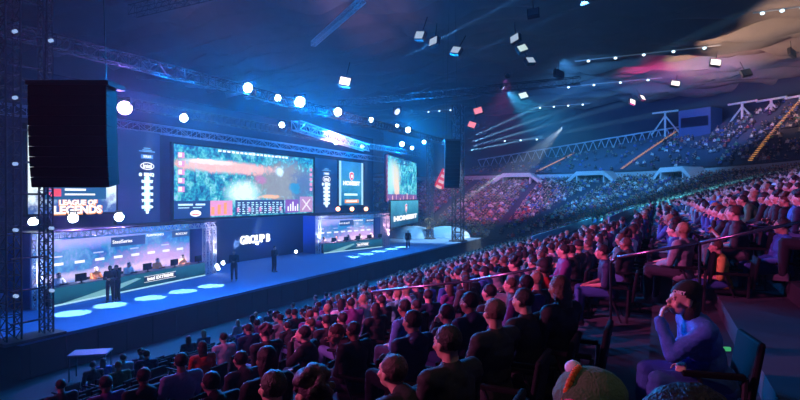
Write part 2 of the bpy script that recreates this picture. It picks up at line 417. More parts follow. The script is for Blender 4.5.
banner((-28.9, A.y), (-28.9, B.y), 4.7, 9.9, 'narrow dark sponsor banner between main video wall and crest screen', .5, 1.25)

def crest(parent, x, z, s):
    b = MB()
    pts = [(-.5, .45), (0, .6), (.5, .45), (.5, -.15), (0, -.6), (-.5, -.15)]
    def poly(k, y, m, nm):
        b = MB(); b.add([(x+px*s*k, y, z+pz*s*k) for px, pz in pts], [tuple(range(6))[::-1]]); b.build(nm, m, parent)
    poly(1, -.03, W1, 'crest_border'); poly(.86, -.04, REDG, 'crest_shield'); poly(.55, -.05, em((.5, .02, .08), 1), 'crest_core')
    lettering(parent, 'M', x, z+.02, .42*s, W1, -.06, 'crest_letter', bold=.02)
# crest screen
A = onX(339, 160, -29); B = onX(363, 160, -29)
zt = onX(339, 160.5, -29).z; zb = onX(339, 205.5, -29).z
root, w, h = panel('led_crest_screen', (-29, A.y), (-29, B.y), zb, zt, grad_mat('crest_screen_picture', (.0, .12, .3), (.05, .38, .6), (.03, .25, .6), 4.5, 1.1),
    'tall video screen with red crest right of the narrow banner', 'video screen')
for q_ in ((0, .08*w, 0, h), (.92*w, w, 0, h)): rects(root, [q_], em((.5, .85, 1), 1.1), 'bright_side_strip')
crest(root, .5*w, .66*h, .85)
lettering(root, 'HOMEIST', .5*w, .5*h, .42, W1, -.04, 'crest_lettering', width=.7*w, bold=.03)
rects(root, [(.2*w, .75*w, .22*h, .27*h)], WC, 'light_streak')
rects(root, [(.22*w, .8*w, .05*h, .13*h)], ORG, 'orange_logo_bar', -.03)
rects(root, [(.28*w, .72*w, .075*h, .11*h)], W1, 'orange_logo_text', -.04)
# angled far screen:  (387,155)-(416,163) top, bottom 199
P0 = onX(387.5, 155, -27.5)
D0 = -P0.x*0+1
ztop_ = P0.z
P1 = onZ(416.5, 163.5, ztop_)
zb = EYE-(200.5-HZ)/F*(-P0.x*SY*-1+0) if False else P0.z-(46.5/F)*((P0.y*CY-P0.x*SY))
root, w, h = panel('led_angled_screen', (P0.x, P0.y), (P1.x, P1.y), zb, ztop_, game_mat('angled_screen_picture', 6, 5, 23.1, 1.9, 'side'),
    'bright angled video screen at the far end of the stage', 'video screen')
rects(root, [(.0, w, 0, .16*h)], em((.25, .1, .35), 1), 'screen_inset', -.02)
for i in range(8): rects(root, [(i*.12*w+.1, i*.12*w+.3+.2*(i % 2), .02*h, (.07+.06*(i % 3))*h)], em((.95, .6, .6), 1.2), 'inset_figure', -.03)
b = MB(); b.box(-.75, -.15, -.05, .2, 0, h); b.build('side_frame', mat('maroon_frame', (.25, .03, .08), .6), root)
b = MB()
for i in range(9): b.bar((-.7, -.08, i*h/9), (-.2, -.08, (i+1)*h/9), .05)
b.build('side_frame_lattice', em((.6, .1, .25), .8), root)
ANG = (Vector((P0.x, P0.y, 0)), Vector((P1.x, P1.y, 0)))
Q0 = P0.lerp(Vector((P1.x, P1.y, P0.z)), .0); dd = (Vector((P1.x, P1.y, 0))-Vector((P0.x, P0.y, 0))).normalized(); nn = Vector((dd.y, -dd.x, 0))
q0 = ANG[0]+nn*.35+dd*.15; q1 = ANG[1]+nn*.35-dd*.5
depth0 = q0.y*CY-q0.x*SY
root, w, h = panel('led_name_screen', (q0.x, q0.y), (q1.x, q1.y), EYE-(228-HZ)/F*depth0, EYE-(201-HZ)/F*depth0, grad_mat('name_screen_picture', (.0, .02, .08), (.02, .22, .34), (.08, .45, .6), 3, 1.1),
    'video screen with crest and white name, under the angled far screen', 'video screen')
crest(root, .5*w, .68*h, 1.0)
lettering(root, 'HOMEIST', .5*w, .3*h, .55, W1, -.05, 'name_lettering', width=.86*w, bold=.05)

# ------------------------------------------------------------------ trusses
def truss_mb(a, b_, w=.4, r=.03, step=None, rb=.018, up=(0, 0, 1)):
    a = Vector(a); b_ = Vector(b_); d = b_-a; Ln = d.length; d.normalize()
    u = Vector(up).cross(d)
    if u.length < .05: u = Vector((1, 0, 0)).cross(d)
    u.normalize(); v = d.cross(u)
    step = step or w*1.0; n = max(2, int(Ln/step)); M = MB()
    cs = [(u*sx+v*sy)*(w/2) for sx, sy in ((1, 1), (1, -1), (-1, -1), (-1, 1))]
    for c in cs: M.bar(a+c, b_+c, r, 6)
    for i in range(n):
        t0 = a+d*(Ln*i/n); t1 = a+d*(Ln*(i+1)/n)
        for k in range(4):
            c0, c1 = cs[k], cs[(k+1) % 4]
            if i % 2: c0, c1 = c1, c0
            M.bar(t0+c0, t1+c1, rb, 4)
            M.bar(t0+cs[k], t0+cs[(k+1) % 4], rb, 4)
    return M
def truss(name, a, b_, label, m=ALU, cat='truss', **k):
    o = truss_mb(a, b_, **k).build(name, m); return tag(o, label, cat)
# left ground support tower: two masts and rungs
tx = onX(8, 200, SX); tx2 = onX(47, 200, SX)
r_ = empty('support_tower', (SX-.2, 0, SZ)); tag(r_, 'tall dark lattice support tower at the left front corner of the stage', 'tower')
for nm, px, ww in (('mast', 10, .45), ('mast', 46, .3)):
    p = onX(px, 200, SX-.3)
    truss_mb((p.x+.2-SX, p.y, 0), (p.x+.2-SX, p.y, 19), w=ww, r=.035).build(nm, DARKMETAL, r_)
for i in range(16): MB().bar((-.1, onX(10, 200, SX-.3).y, .6+i*1.1), (-.1, onX(46, 200, SX-.3).y, .6+i*1.1), .035, 6).build('rung', DARKMETAL, r_)
b = MB(); b.box(-.6, .4, onX(6, 200, SX-.3).y-.3, onX(49, 200, SX-.3).y+.3, 0, .1); b.build('base_plate', DARKMETAL, r_)
for i in range(7):
    for px in (10, 46):
        b = MB(); y = onX(px, 200, SX-.3).y; b.bar((.15, y, 1.6+i*2.2), (.3, y, 1.6+i*2.2), .06, 8); b.build('clamp_lamp', em((.4, .6, 1), .8), r_)
# far PA tower
p = onX(458, 244, SX-.8); p.z = SZ
tw = empty('lattice_mast', (p.x, p.y, SZ)); tag(tw, 'slender grey lattice mast at the far end of the stage front', 'tower')
truss_mb((0, 0, 0), (0, 0, 15), w=1.0, r=.07, rb=.045).build('mast', DARKMETAL, tw)
b = MB(); b.box(-.8, .8, -.8, .8, 0, .12); b.build('base_plate', DARKMETAL, tw)
p = onX(430, 236, -24); 
tw = empty('lattice_mast', (p.x, p.y, SZ)); tag(tw, 'thin lattice mast beside the golden cup, left of the wider mast', 'tower')
truss_mb((0, 0, 0), (0, 0, 12), w=.55, r=.05, rb=.03).build('mast', DARKMETAL, tw)
b = MB(); b.box(-.5, .5, -.5, .5, 0, .12); b.build('base_plate', DARKMETAL, tw)
truss('lighting_truss', (-20, 25.7, 10.6), (-23.6, 40.4, 10.6), 'short pale lattice truss lit pink, hanging above the narrow sponsor banner', PINKPAINT, w=.55, r=.05, rb=.03, step=.9)
truss('lighting_truss', (-28, 38.5, 20), (-18.6, 31.4, 20), 'steep ladder-like truss high under the ceiling above the stage', ALU, w=.4, r=.04)
truss('lighting_truss', (-28.6, 12, 10.5), (-28.6, 60, 10.5), 'long dark truss running over the tops of the stage screens', mat('truss_blue', (.35, .4, .5), .4, .6), w=.5, r=.035, step=.8)
truss('lighting_truss', (-21, 8, 12.2), (-21, 56, 12.2), 'long dark front lighting truss carrying the blue stage lamps', DARKMETAL, w=.5, r=.03)
truss('lighting_truss', (-25.5, 8, 11.2), (-25.5, 56, 11.2), 'dark second lighting truss between the front truss and the screens', DARKMETAL, w=.5, r=.03)
truss('lighting_truss', (-30, 22, 18), (-8, 22, 18), 'faint cross truss under the ceiling nearest the camera', DARKMETAL, w=.6, r=.03)
truss('lighting_truss', (-30, 46, 16), (-6, 46, 16), 'faint cross truss under the ceiling beyond the lamps', DARKMETAL, w=.6, r=.03)

# ------------------------------------------------------------------ hanging speaker arrays
def line_array(p, n, wd, hh, curve, rz, label, dark=BLACK):
    r = empty('line_array_speaker', p, rz); tag(r, label, 'loudspeaker')
    b = MB(); b.box(-wd/2-.05, wd/2+.05, -.35, .45, 0, .12); b.build('rigging_frame', DARKMETAL, r)
    z = 0; ang = 0; y = 0
    for i in range(n):
        M = Matrix.Translation((0, y, z)) @ Matrix.Rotation(ang, 4, 'X')
        b = MB(); vs = [(-wd/2, -.35, -hh), (wd/2, -.35, -hh), (wd/2, -.35, 0), (-wd/2, -.35, 0), (-wd*.42, .42, -hh), (wd*.42, .42, -hh), (wd*.42, .42, .02), (-wd*.42, .42, .02)]
        b.add([M @ Vector(v) for v in vs], [(0, 1, 2, 3)[::-1], (4, 5, 6, 7), (0, 4, 5, 1)[::-1], (3, 2, 6, 7)[::-1], (0, 3, 7, 4)[::-1], (1, 5, 6, 2)[::-1]])
        b.build('speaker_box', dark, r, bevel=.015)
        y += math.sin(ang)*hh; z -= math.cos(ang)*hh; ang += curve*(i+1)/n
    for s in (-1, 1):
        b = MB(); b.bar((s*wd*.4, 0, .1), (s*wd*.15, 0, 26.5-p[2]), .012, 5); b.build('hoist_cable', DARKMETAL, r)
    return r
line_array(atD(76, 88, 13), 10, 1.92, .245, .03, YAW, 'massive black hanging speaker array in front of the left video screen')
pa = atD(452, 141, 47)
line_array(pa, 12, 1.4, .35, .05, .6, 'smaller black hanging speaker column near the far end of the stage')
pb = atD(443, 178, 55)
rb_ = empty('hanging_banner', pb, YAW); tag(rb_, 'small tilted red sign with white marks beside the far speaker column', 'sign')
b = MB(); M = Matrix.Rotation(.45, 4, 'Y'); b.box(-.5, .5, -.05, .05, -1.1, .9, M=M); b.build('panel', mat('red_panel', (.7, .03, .05), .5, emit=(.9, .04, .06), es=.7), rb_)
b = MB()
for i in range(4): b.box(-.3, .3, -.08, -.06, -1.2+i*.6, -.9+i*.6, M=M)
b.build('white_mark', em((1, .6, .6), .9), rb_)
b = MB(); b.bar((0, 0, 1.1), (0, 0, 26.5-pb.z), .012, 5); b.build('hoist_cable', DARKMETAL, rb_)
# ------------------------------------------------------------------ PEOPLE
def V(*a): return Vector(a)
def add_hand(mb, wrist, dirv, palm_n, side, curl=.6, s=1.0, spread=.12):
    """five separate fingers; dirv = direction of the hand, palm_n = where the palm looks, side=+1/-1 thumb side"""
    d = dirv.normalized(); n = (palm_n-d*palm_n.dot(d)).normalized(); t = d.cross(n)*side
    palm = wrist+d*.045*s
    for k in (-1.2, -.4, .4, 1.2): mb.cap(wrist+t*k*.010*s, wrist+d*.085*s+t*k*.019*s, .013*s, .0115*s, 8)
    for i, ln in enumerate((.068, .078, .072, .056)):
        k = (1.35, .45, -.45, -1.35)[i]
        p = wrist+d*.088*s+t*k*.019*s; dirf = (d+t*k*spread*.6).normalized(); r = .0092*s
        for j, f in enumerate((.45, .3, .25)):
            a = curl*(j+.6)*.75
            dj = dirf*math.cos(a)+n*math.sin(a)
            q = p+dj*ln*f*s; mb.cap(p, q, r, r*.93, 8); p = q; r *= .93
    p = wrist+d*.02*s+t*.022*s
    for j, (ln, sp) in enumerate(((.042, .75), (.03, .45), (.025, .3))):
        dj = (d+t*sp+n*curl*(.35+.35*j)).normalized(); q = p+dj*ln*s; mb.cap(p, q, .0125*s-.0012*j, .0112*s-.0012*j, 8); p = q
def remesh(mb, name, mt, voxel, parent=None, ratio=None, smooth=2):
    o = mb.build(name, mt)
    m = o.modifiers.new('r', 'REMESH'); m.mode = 'VOXEL'; m.voxel_size = voxel; m.use_smooth_shade = True
    s = o.modifiers.new('s', 'SMOOTH'); s.factor = .5; s.iterations = smooth
    if ratio: d = o.modifiers.new('d', 'DECIMATE'); d.ratio = ratio
    evaluated(o); o.parent = parent
    o.data.polygons.foreach_set('use_smooth', [True]*len(o.data.polygons)); return o
def arm_ik(sh, wr, l1=.29, l2=.26, hint=V(0, 0, -1)):
    d = wr-sh; L_ = d.length
    if L_ > .995*(l1+l2): wr = sh+d*(.99*(l1+l2)/L_); d = wr-sh; L_ = d.length
    a = (l1*l1-l2*l2+L_*L_)/(2*L_); hh = math.sqrt(max(l1*l1-a*a, 0)); dn = d.normalized()
    n = hint-dn*hint.dot(dn); n.normalize(); return sh+dn*a+n*hh, wr
def figure(name, pose='sit', lean=.0, hands='lap', hair='short', head_yaw=0., head_pitch=0., voxel=.012, ratio=.35, long_sleeve=True, hood=False, beanie=None, female=False,
           knees=.13, leg_ext=0., headset=False, glasses=False):
    """person facing -y, origin on the floor below the hips.  returns the body object; hair and clothes are its children"""
    stand = pose == 'stand'
    hipz = .93 if stand else .50
    sw = .175 if female else .195
    hip = V(0, 0, hipz)
    L = lambda up, fw=0, x=0: hip+V(x, -math.sin(lean)*up-math.cos(lean)*fw, math.cos(lean)*up-math.sin(lean)*fw)   # torso space
    neck = L(.50); chest = L(.33, .02)
    shl = {s: L(.45, 0, s*sw) for s in (-1, 1)}
    hc = L(.655, .03); 
    RH = Matrix.Translation(hc) @ Matrix.Rotation(head_yaw, 4, 'Z') @ Matrix.Rotation(-(lean*.55)+head_pitch, 4, 'X') if False else Matrix.Translation(hc) @ Matrix.Rotation(head_yaw, 4, 'Z') @ Matrix.Rotation(lean*.6+head_pitch, 4, 'X')
    H = lambda x, y, z: RH @ V(x, y, z)
    # wrists
    W_ = {}
    if stand:
        hips = {s: V(s*.09, 0, .9) for s in (-1, 1)}
        kn = {s: V(s*.11, -.02, .49) for s in (-1, 1)}; an = {s: V(s*.12, .02, .09) for s in (-1, 1)}
    else:
        hips = {s: V(s*.09, .0, .52) for s in (-1, 1)}
        kn = {s: V(s*knees, -.44, .54) for s in (-1, 1)}; an = {s: V(s*(knees), -.46-leg_ext, .10) for s in (-1, 1)}
    pn = {}
    for s in (-1, 1):
        if hands == 'lap': W_[s] = V(s*.10, -.30, hipz+.13)
        elif hands == 'knees': W_[s] = V(s*.08, -.42, hipz+.16)
        elif hands == 'fold': W_[s] = L(.24, .20, -s*.06)
        elif hands == 'down': W_[s] = V(s*.27, -.04, hipz-.10)
        elif hands == 'front': W_[s] = L(.18, .22, s*.05)
        elif hands == 'clap': W_[s] = L(.36, .30, s*.035)
        elif hands == 'desk': W_[s] = V(s*.2, -.42, .79)
        elif hands == 'chin': W_[s] = H(.025, -.165, -.165) if s == 1 else V(.06, -.25, hipz+.16)
        elif hands == 'phone': W_[s] = L(.40, .30, .05) if s == 1 else V(-.10, -.28, hipz+.13)
        elif hands == 'up': W_[s] = L(.78, .12, s*.26)
    el = {}
    for s in (-1, 1):
        hint = V(s*.45, .2, -1) if hands != 'up' else V(s, .2, 0)
        el[s], W_[s] = arm_ik(shl[s], W_[s], hint=hint)
    g = .0
    def torso(mb, g):
        mb.ell(hip+V(0, .0, .03), (.165+g, .125+g, .12+g)); mb.ell(L(.17), (.145+g, .105+g, .16+g)); mb.ell(L(.33), (.165+g, .115+g, .15+g))
        mb.ell(L(.40), (.175+g, .10+g, .10+g)); mb.cap(shl[-1], shl[1], .062+g, .062+g); mb.cap(L(.43, -.02), neck, .085+g, .055+g)
        if female: 
            for s in (-1, 1): mb.ell(L(.31, .09, s*.075), (.065+g, .055+g, .06+g))
        if not stand: mb.ell(hip+V(0, .0, -.01), (.175+g, .14+g, .10+g))
    def arms(mb, g, upto=1.0):
        for s in (-1, 1):
            mb.cap(shl[s], el[s], .052+g, .042+g)
            if upto > .5: mb.cap(el[s], el[s].lerp(W_[s], upto), .041+g, .041-(.015*upto)+g)
    def legs(mb, g):
        for s in (-1, 1):
            mb.cap(hips[s], kn[s], .088+g, .06+g); m_ = kn[s].lerp(an[s], .35)
            mb.cap(kn[s], m_, .057+g, .058+g); mb.cap(m_, an[s], .057+g, .038+g)
    b = MB(); torso(b, 0); arms(b, 0); legs(b, 0)
    b.cap(L(.46), H(0, .03, -.06), .058, .052)                 # neck
    b.ell((0, .012, .022), (.076, .096, .095), M=RH, n=18, m=12); b.ell((0, -.022, -.045), (.058, .068, .07), M=RH)
    b.ell((0, -.052, -.088), (.032, .035, .026), M=RH)         # chin
    b.ell((0, -.078, .022), (.052, .018, .014), M=RH)          # brow
    b.cap(H(0, -.088, .01), H(0, -.112, -.022), .010, .015); b.ell((0, -.092, -.057), (.025, .012, .010), M=RH)
    for s in (-1, 1): b.ell((s*.078, .012, -.012), (.012, .02, .032), M=RH); b.ell((s*.045, -.062, -.03), (.022, .022, .022), M=RH)
    for s in (-1, 1):
        fd = (W_[s]-el[s]).normalized(); palm = V(0, 0, -1) if hands in ('lap', 'knees', 'desk', 'chin') else V(-s, 0, 0)
        if hands == 'chin' and s == 1: fd = (H(.0, -.135, -.05)-W_[s]).normalized(); palm = (H(0, -.05, -.06)-H(0, -.15, -.08)).normalized()
        add_hand(b, W_[s], fd, palm, s, 1.15 if (hands == 'chin' and s == 1) else .5 if hands != 'up' else .15)
        b.cap(an[s]+V(0, .03, -.05), an[s]+V(0, -.14, -.07), .035, .03)
    body = remesh(b, name, SKIN, voxel, ratio=ratio)
    body.data.materials.append(mat('lips', (.45, .12, .12), .4))
    iv = RH.inverted()
    for p in body.data.polygons:
        c = iv @ p.center
        if abs(c.x) < .024 and c.y < -.088 and -.066 < c.z < -.048: p.material_index = 1
    # eyes
    for s in (-1, 1):
        e_ = MB(); e_.ell((s*.031, -.081, .003), (.0125, .010, .008), 10, 6, M=RH); e_.ell((s*.031, -.0895, .003), (.0055, .003, .0055), 8, 5, M=RH, mi=1)
        e_.build('eye', [EYEW, EYEM], body, smooth=True)
    # clothes
    g = .014
    b = MB(); torso(b, g); arms(b, g, .97 if long_sleeve else .3)
    if hood: b.cap(L(.47, -.05), L(.50, -.05), .09, .085); b.ell(L(.49, -.085), (.12, .06, .07))
    # collar keeps the neck free
    sh = remesh(b, 'top', FAB, voxel, body, ratio)
    b = MB(); legs(b, .013); b.ell(hip+V(0, 0, -.01 if not stand else 0), (.178, .142, .115)); tr_ = remesh(b, 'trousers', DENIM, voxel*1.2, body, ratio)
    for o_ in (sh, tr_):                                  # folds in the cloth
        for v in o_.data.vertices:
            c = v.co; v.co = c+v.normal*(.004+.010*noise.noise(Vector((c.x*9, c.y*9, c.z*22+5*c.x)))+.004*noise.noise(c*38))
    for s in (-1, 1):
        b = MB(); a_ = an[s]; b.cap(a_+V(0, .04, -.045), a_+V(0, -.16, -.055), .045, .04); b.ell(a_+V(0, .02, -.01), (.045, .055, .04)); b.box(a_.x-.042, a_.x+.042, a_.y-.2, a_.y+.08, a_.z-.10, a_.z-.08)
        remesh(b, 'shoe', mat('shoe_rubber', (.12, .12, .14), .6), .013, body, .5)
    # hair
    b = MB()
    if beanie != 'cap' and beanie != 'beanie':
        b.ell((0, .02, .032), (.083, .096, .093), M=RH, n=26, m=18)
        if hair == 'long': b.ell((0, .05, -.05), (.09, .075, .13), M=RH); b.ell((0, .075, -.16), (.085, .05, .12), M=RH)
        if hair == 'bun': b.ell((0, .12, .06), (.04, .04, .04), M=RH)
        if hair == 'curly':
            rr = random.Random(3)
            for i in range(60):
                t = rr.uniform(0, 2*PI); ph = rr.uniform(-.3, 1.5); c = V(math.cos(t)*math.cos(ph)*.1, .025+math.sin(t)*math.cos(ph)*.1, .035+math.sin(ph)*.11)
                if c.y < -.05 and c.z < .07: continue
                b.ell(c, (.028,)*3, 8, 6, M=RH)
        ho = remesh(b, 'hair', HAIRM, .008, body, None, 1)
        bm = bmesh.new(); bm.from_mesh(ho.data)
        rr = random.Random(5)
        for v in bm.verts:
            c = iv @ v.co
            k = noise.noise(c*55)*.003+noise.noise(Vector((c.x*160, c.y*30, c.z*30)))*.004
            v.co += v.normal*k
        lo = -.035 if hair != 'long' else -.5
        dl = []
        for f in bm.faces:
            c = iv @ f.calc_center_median()
            q_ = noise.noise(c*40)*.008
            if hair == 'long': cut = (c.y < .0 and c.z < .03) or (c.y < -.03 and c.z < .05)
            else: cut = (c.y < .022 and c.z < .008+q_) or (c.y < -.045 and c.z < .06+q_) or (c.y < -.015 and c.z < .025+q_) or c.z < -.07+q_
            if cut: dl.append(f)
        bmesh.ops.delete(bm, geom=dl, context='FACES'); bm.to_mesh(ho.data); bm.free()
        if len(ho.data.polygons) > 2600:
            d = ho.modifiers.new('d', 'DECIMATE'); d.ratio = .4; evaluated(ho)
    else:
        if hair == 'long':
            b.ell((0, .05, -.05), (.088, .07, .12), M=RH); b.ell((0, .075, -.16), (.085, .05, .12), M=RH); remesh(b, 'hair', HAIRM, .01, body, .5)
        else:
            b.ell((0, .05, -.01), (.083, .068, .06), M=RH); remesh(b, 'hair', HAIRM, .01, body, .5)
        c_ = MB(); c_.ell((0, .014, .04), (.092, .108, .1), M=RH, n=22)
        if beanie == 'cap': c_.ell((0, -.115, .055), (.065, .065, .008), M=RH)
        else: c_.ell((0, .035, .10), (.08, .09, .055), M=RH); 
        co_ = remesh(c_, 'cap' if beanie == 'cap' else 'beanie', FAB, .009, body, .5)
        bm = bmesh.new(); bm.from_mesh(co_.data)
        dl = [f for f in bm.faces if (iv @ f.calc_center_median()).z < .028-.45*max(-.05, (iv @ f.calc_center_median()).y)*(1 if beanie == 'beanie' else .15)]
        bmesh.ops.delete(bm, geom=dl, context='FACES'); bm.to_mesh(co_.data); bm.free()
    if glasses:
        b = MB()
        for s in (-1, 1):
            for i in range(12):
                t0, t1 = 2*PI*i/12, 2*PI*(i+1)/12
                b.bar(H(s*.033+.024*math.cos(t0), -.103, .003+.017*math.sin(t0)), H(s*.033+.024*math.cos(t1), -.103, .003+.017*math.sin(t1)), .0022, 5)
            b.bar(H(s*.057, -.10, .008), H(s*.08, .0, .004), .0022, 5)
        b.bar(H(-.009, -.103, .006), H(.009, -.103, .006), .002, 5); b.build('glasses', BLACK, body)
    if headset:
        b = MB()
        for s in (-1, 1): b.ell((s*.095, .01, -.01), (.018, .035, .042), M=RH)
        for i in range(10):
            t0, t1 = PI*i/10, PI*(i+1)/10; b.bar(H(.095*math.cos(t0), .01, .02+.112*math.sin(t0)), H(.095*math.cos(t1), .01, .02+.112*math.sin(t1)), .009, 6)
        b.bar(H(.09, -.02, -.03), H(.05, -.115, -.06), .004, 5)
        b.build('headset', mat('headset_white', (.7, .7, .75), .4), body)
    body['_head'] = list(hc); body['_RH'] = [x for row in RH for x in row]
    return body
PROTO = {}
def proto(key, **k):
    o = figure('person', **k); PROTO[key] = o; index_kids(o); o['variant'] = key
    del o['variant']; return o
# the poses seen in the crowd
specs = {
 'lap_short': dict(hands='lap', lean=.05, head_yaw=0), 'lap_turn': dict(hands='lap', lean=-.05, head_yaw=-.35, hair='short'),
 'lean_short': dict(hands='knees', lean=.5, head_pitch=-.45), 'fold_short': dict(hands='fold', lean=-.08, hood=True),
 'chin_short': dict(hands='chin', lean=.17, head_pitch=-.2, head_yaw=-.1), 'lap_long': dict(hands='lap', lean=.0, hair='long', female=True, head_yaw=-.15),
 'lean_long': dict(hands='knees', lean=.35, hair='long', female=True, head_pitch=-.3), 'cap': dict(hands='lap', lean=.0, beanie='cap', head_yaw=-.2),
 'curly': dict(hands='fold', lean=.05, hair='curly'), 'tee': dict(hands='lap', lean=.12, long_sleeve=False, head_yaw=-.25),
 'clap': dict(hands='clap', lean=.1, long_sleeve=False), 'down_glasses': dict(hands='front', lean=.35, head_pitch=.15, head_yaw=.25, glasses=True, hood=True)}
for k_, s_ in specs.items(): proto(k_, **s_)
proto('stand', pose='stand', hands='down', lean=0)
proto('stand_front', pose='stand', hands='front', lean=.05)
proto('stand_clap', pose='stand', hands='clap', lean=.02, long_sleeve=False)
proto('player', hands='desk', lean=.22, headset=True, head_pitch=-.1)
# the woman with the beanie, chin on hand
proto('beanie_girl', hands='chin', lean=.3, head_pitch=-.25, head_yaw=.0, hair='long', beanie='beanie', female=True, voxel=.009, ratio=.5)
used_proto = set()
SKINS = [(.62, .38, .28), (.55, .33, .24), (.68, .44, .34), (.42, .25, .17), (.3, .17, .11)]
HAIRS = {'dark': (.02, .015, .015), 'brown': (.09, .05, .03), 'fair': (.35, .24, .12), 'ginger': (.25, .09, .03)}
TOPS = {'black': (.012, .012, .016), 'charcoal': (.04, .042, .05), 'navy': (.02, .03, .09), 'blue': (.04, .12, .4), 'white': (.7, .7, .72), 'grey': (.25, .26, .28), 'red': (.5, .03, .03), 'purple': (.16, .04, .2), 'green': (.06, .2, .09), 'teal': (.1, .4, .38), 'yellow': (.7, .5, .1)}
def person(key, loc, rz, top='black', hair='dark', skin=None, legs=(.03, .035, .06), label=None, group=None, scale=1.0, capcol=None, keep_shoes=True):
    src = PROTO[key]
    if key in used_proto: o = copy_tree(src)
    else: o = src; used_proto.add(key)
    o.location = loc; o.rotation_euler = (0, 0, rz); o.scale = (scale,)*3
    o.color = (*(skin or random.choice(SKINS)), 1)
    kids = list(o.children)
    for c in kids:
        n = c.name.split('.')[0]
        if n == 'top': c.color = (*(TOPS[top] if isinstance(top, str) else top), 1)
        elif n == 'trousers': c.color = (*legs, 1)
        elif n == 'hair': c.color = (*(HAIRS[hair] if isinstance(hair, str) else hair), 1)
        elif n in ('cap', 'beanie'): c.color = (*(capcol or (.02, .02, .025)), 1)
    tag(o, label, 'person', group); return o
FACE = -PI/2           # facing -x
def head_of(key): return Vector(PROTO[key]['_head'])
def place_head(key, hp, rz, **k):            # put the figure so its head centre lands on hp
    h = head_of(key)*k.get('scale', 1.0); h.rotate(Euler((0, 0, rz))); p = hp-h
    return person(key, p, rz, **k), p
HEADS = {k: head_of(k) for k in PROTO}
# ------------------------------------------------------------------ seats
def make_chair():
    r = empty('arena_chair'); 
    b = MB(); b.box(-.21, .21, -.22, .2, .34, .40); b.build('seat', PLAST, r, bevel=.02)
    b = MB(); M = Matrix.Translation((0, .22, .42)) @ Matrix.Rotation(-.16, 4, 'X'); b.box(-.22, .22, 0, .05, 0, .46, M=M); b.build('backrest', PLAST, r, bevel=.02)
    for s in (-1, 1):
        b = MB(); b.box(s*.245-.025, s*.245+.025, -.2, .2, .61, .65); b.build('armrest', BLACK, r, bevel=.008)
        b = MB(); b.bar((s*.245, .17, 0), (s*.245, .2, .62), .02, 6); b.bar((s*.245, -.1, .62), (s*.245, .1, .1), .015, 6); b.box(s*.245-.03, s*.245+.03, -.05, .22, 0, .02); b.build('leg', DARKMETAL, r)
    index_kids(r); return r
chair0 = make_chair(); chair_used = [False]; NCH = [0]
def chair(p, rz, label, group):
    NCH[0] += 1
    if chair_used[0]: c = copy_tree(chair0)
    else: c = chair0; chair_used[0] = True
    c.location = p; c.rotation_euler = (0, 0, rz); tag(c, label, 'chair', group); return c
CH_A = ('dark folding arena chair holding a spectator in the foreground rows', 'occupied foreground chairs')
CH_B = ('empty black folding arena chair in the unlit front rows by the stage', 'empty front row chairs')
CH_C = ('dark folding chair holding a spectator in the rows beyond the stair rail', 'occupied chairs beyond the stair rail')

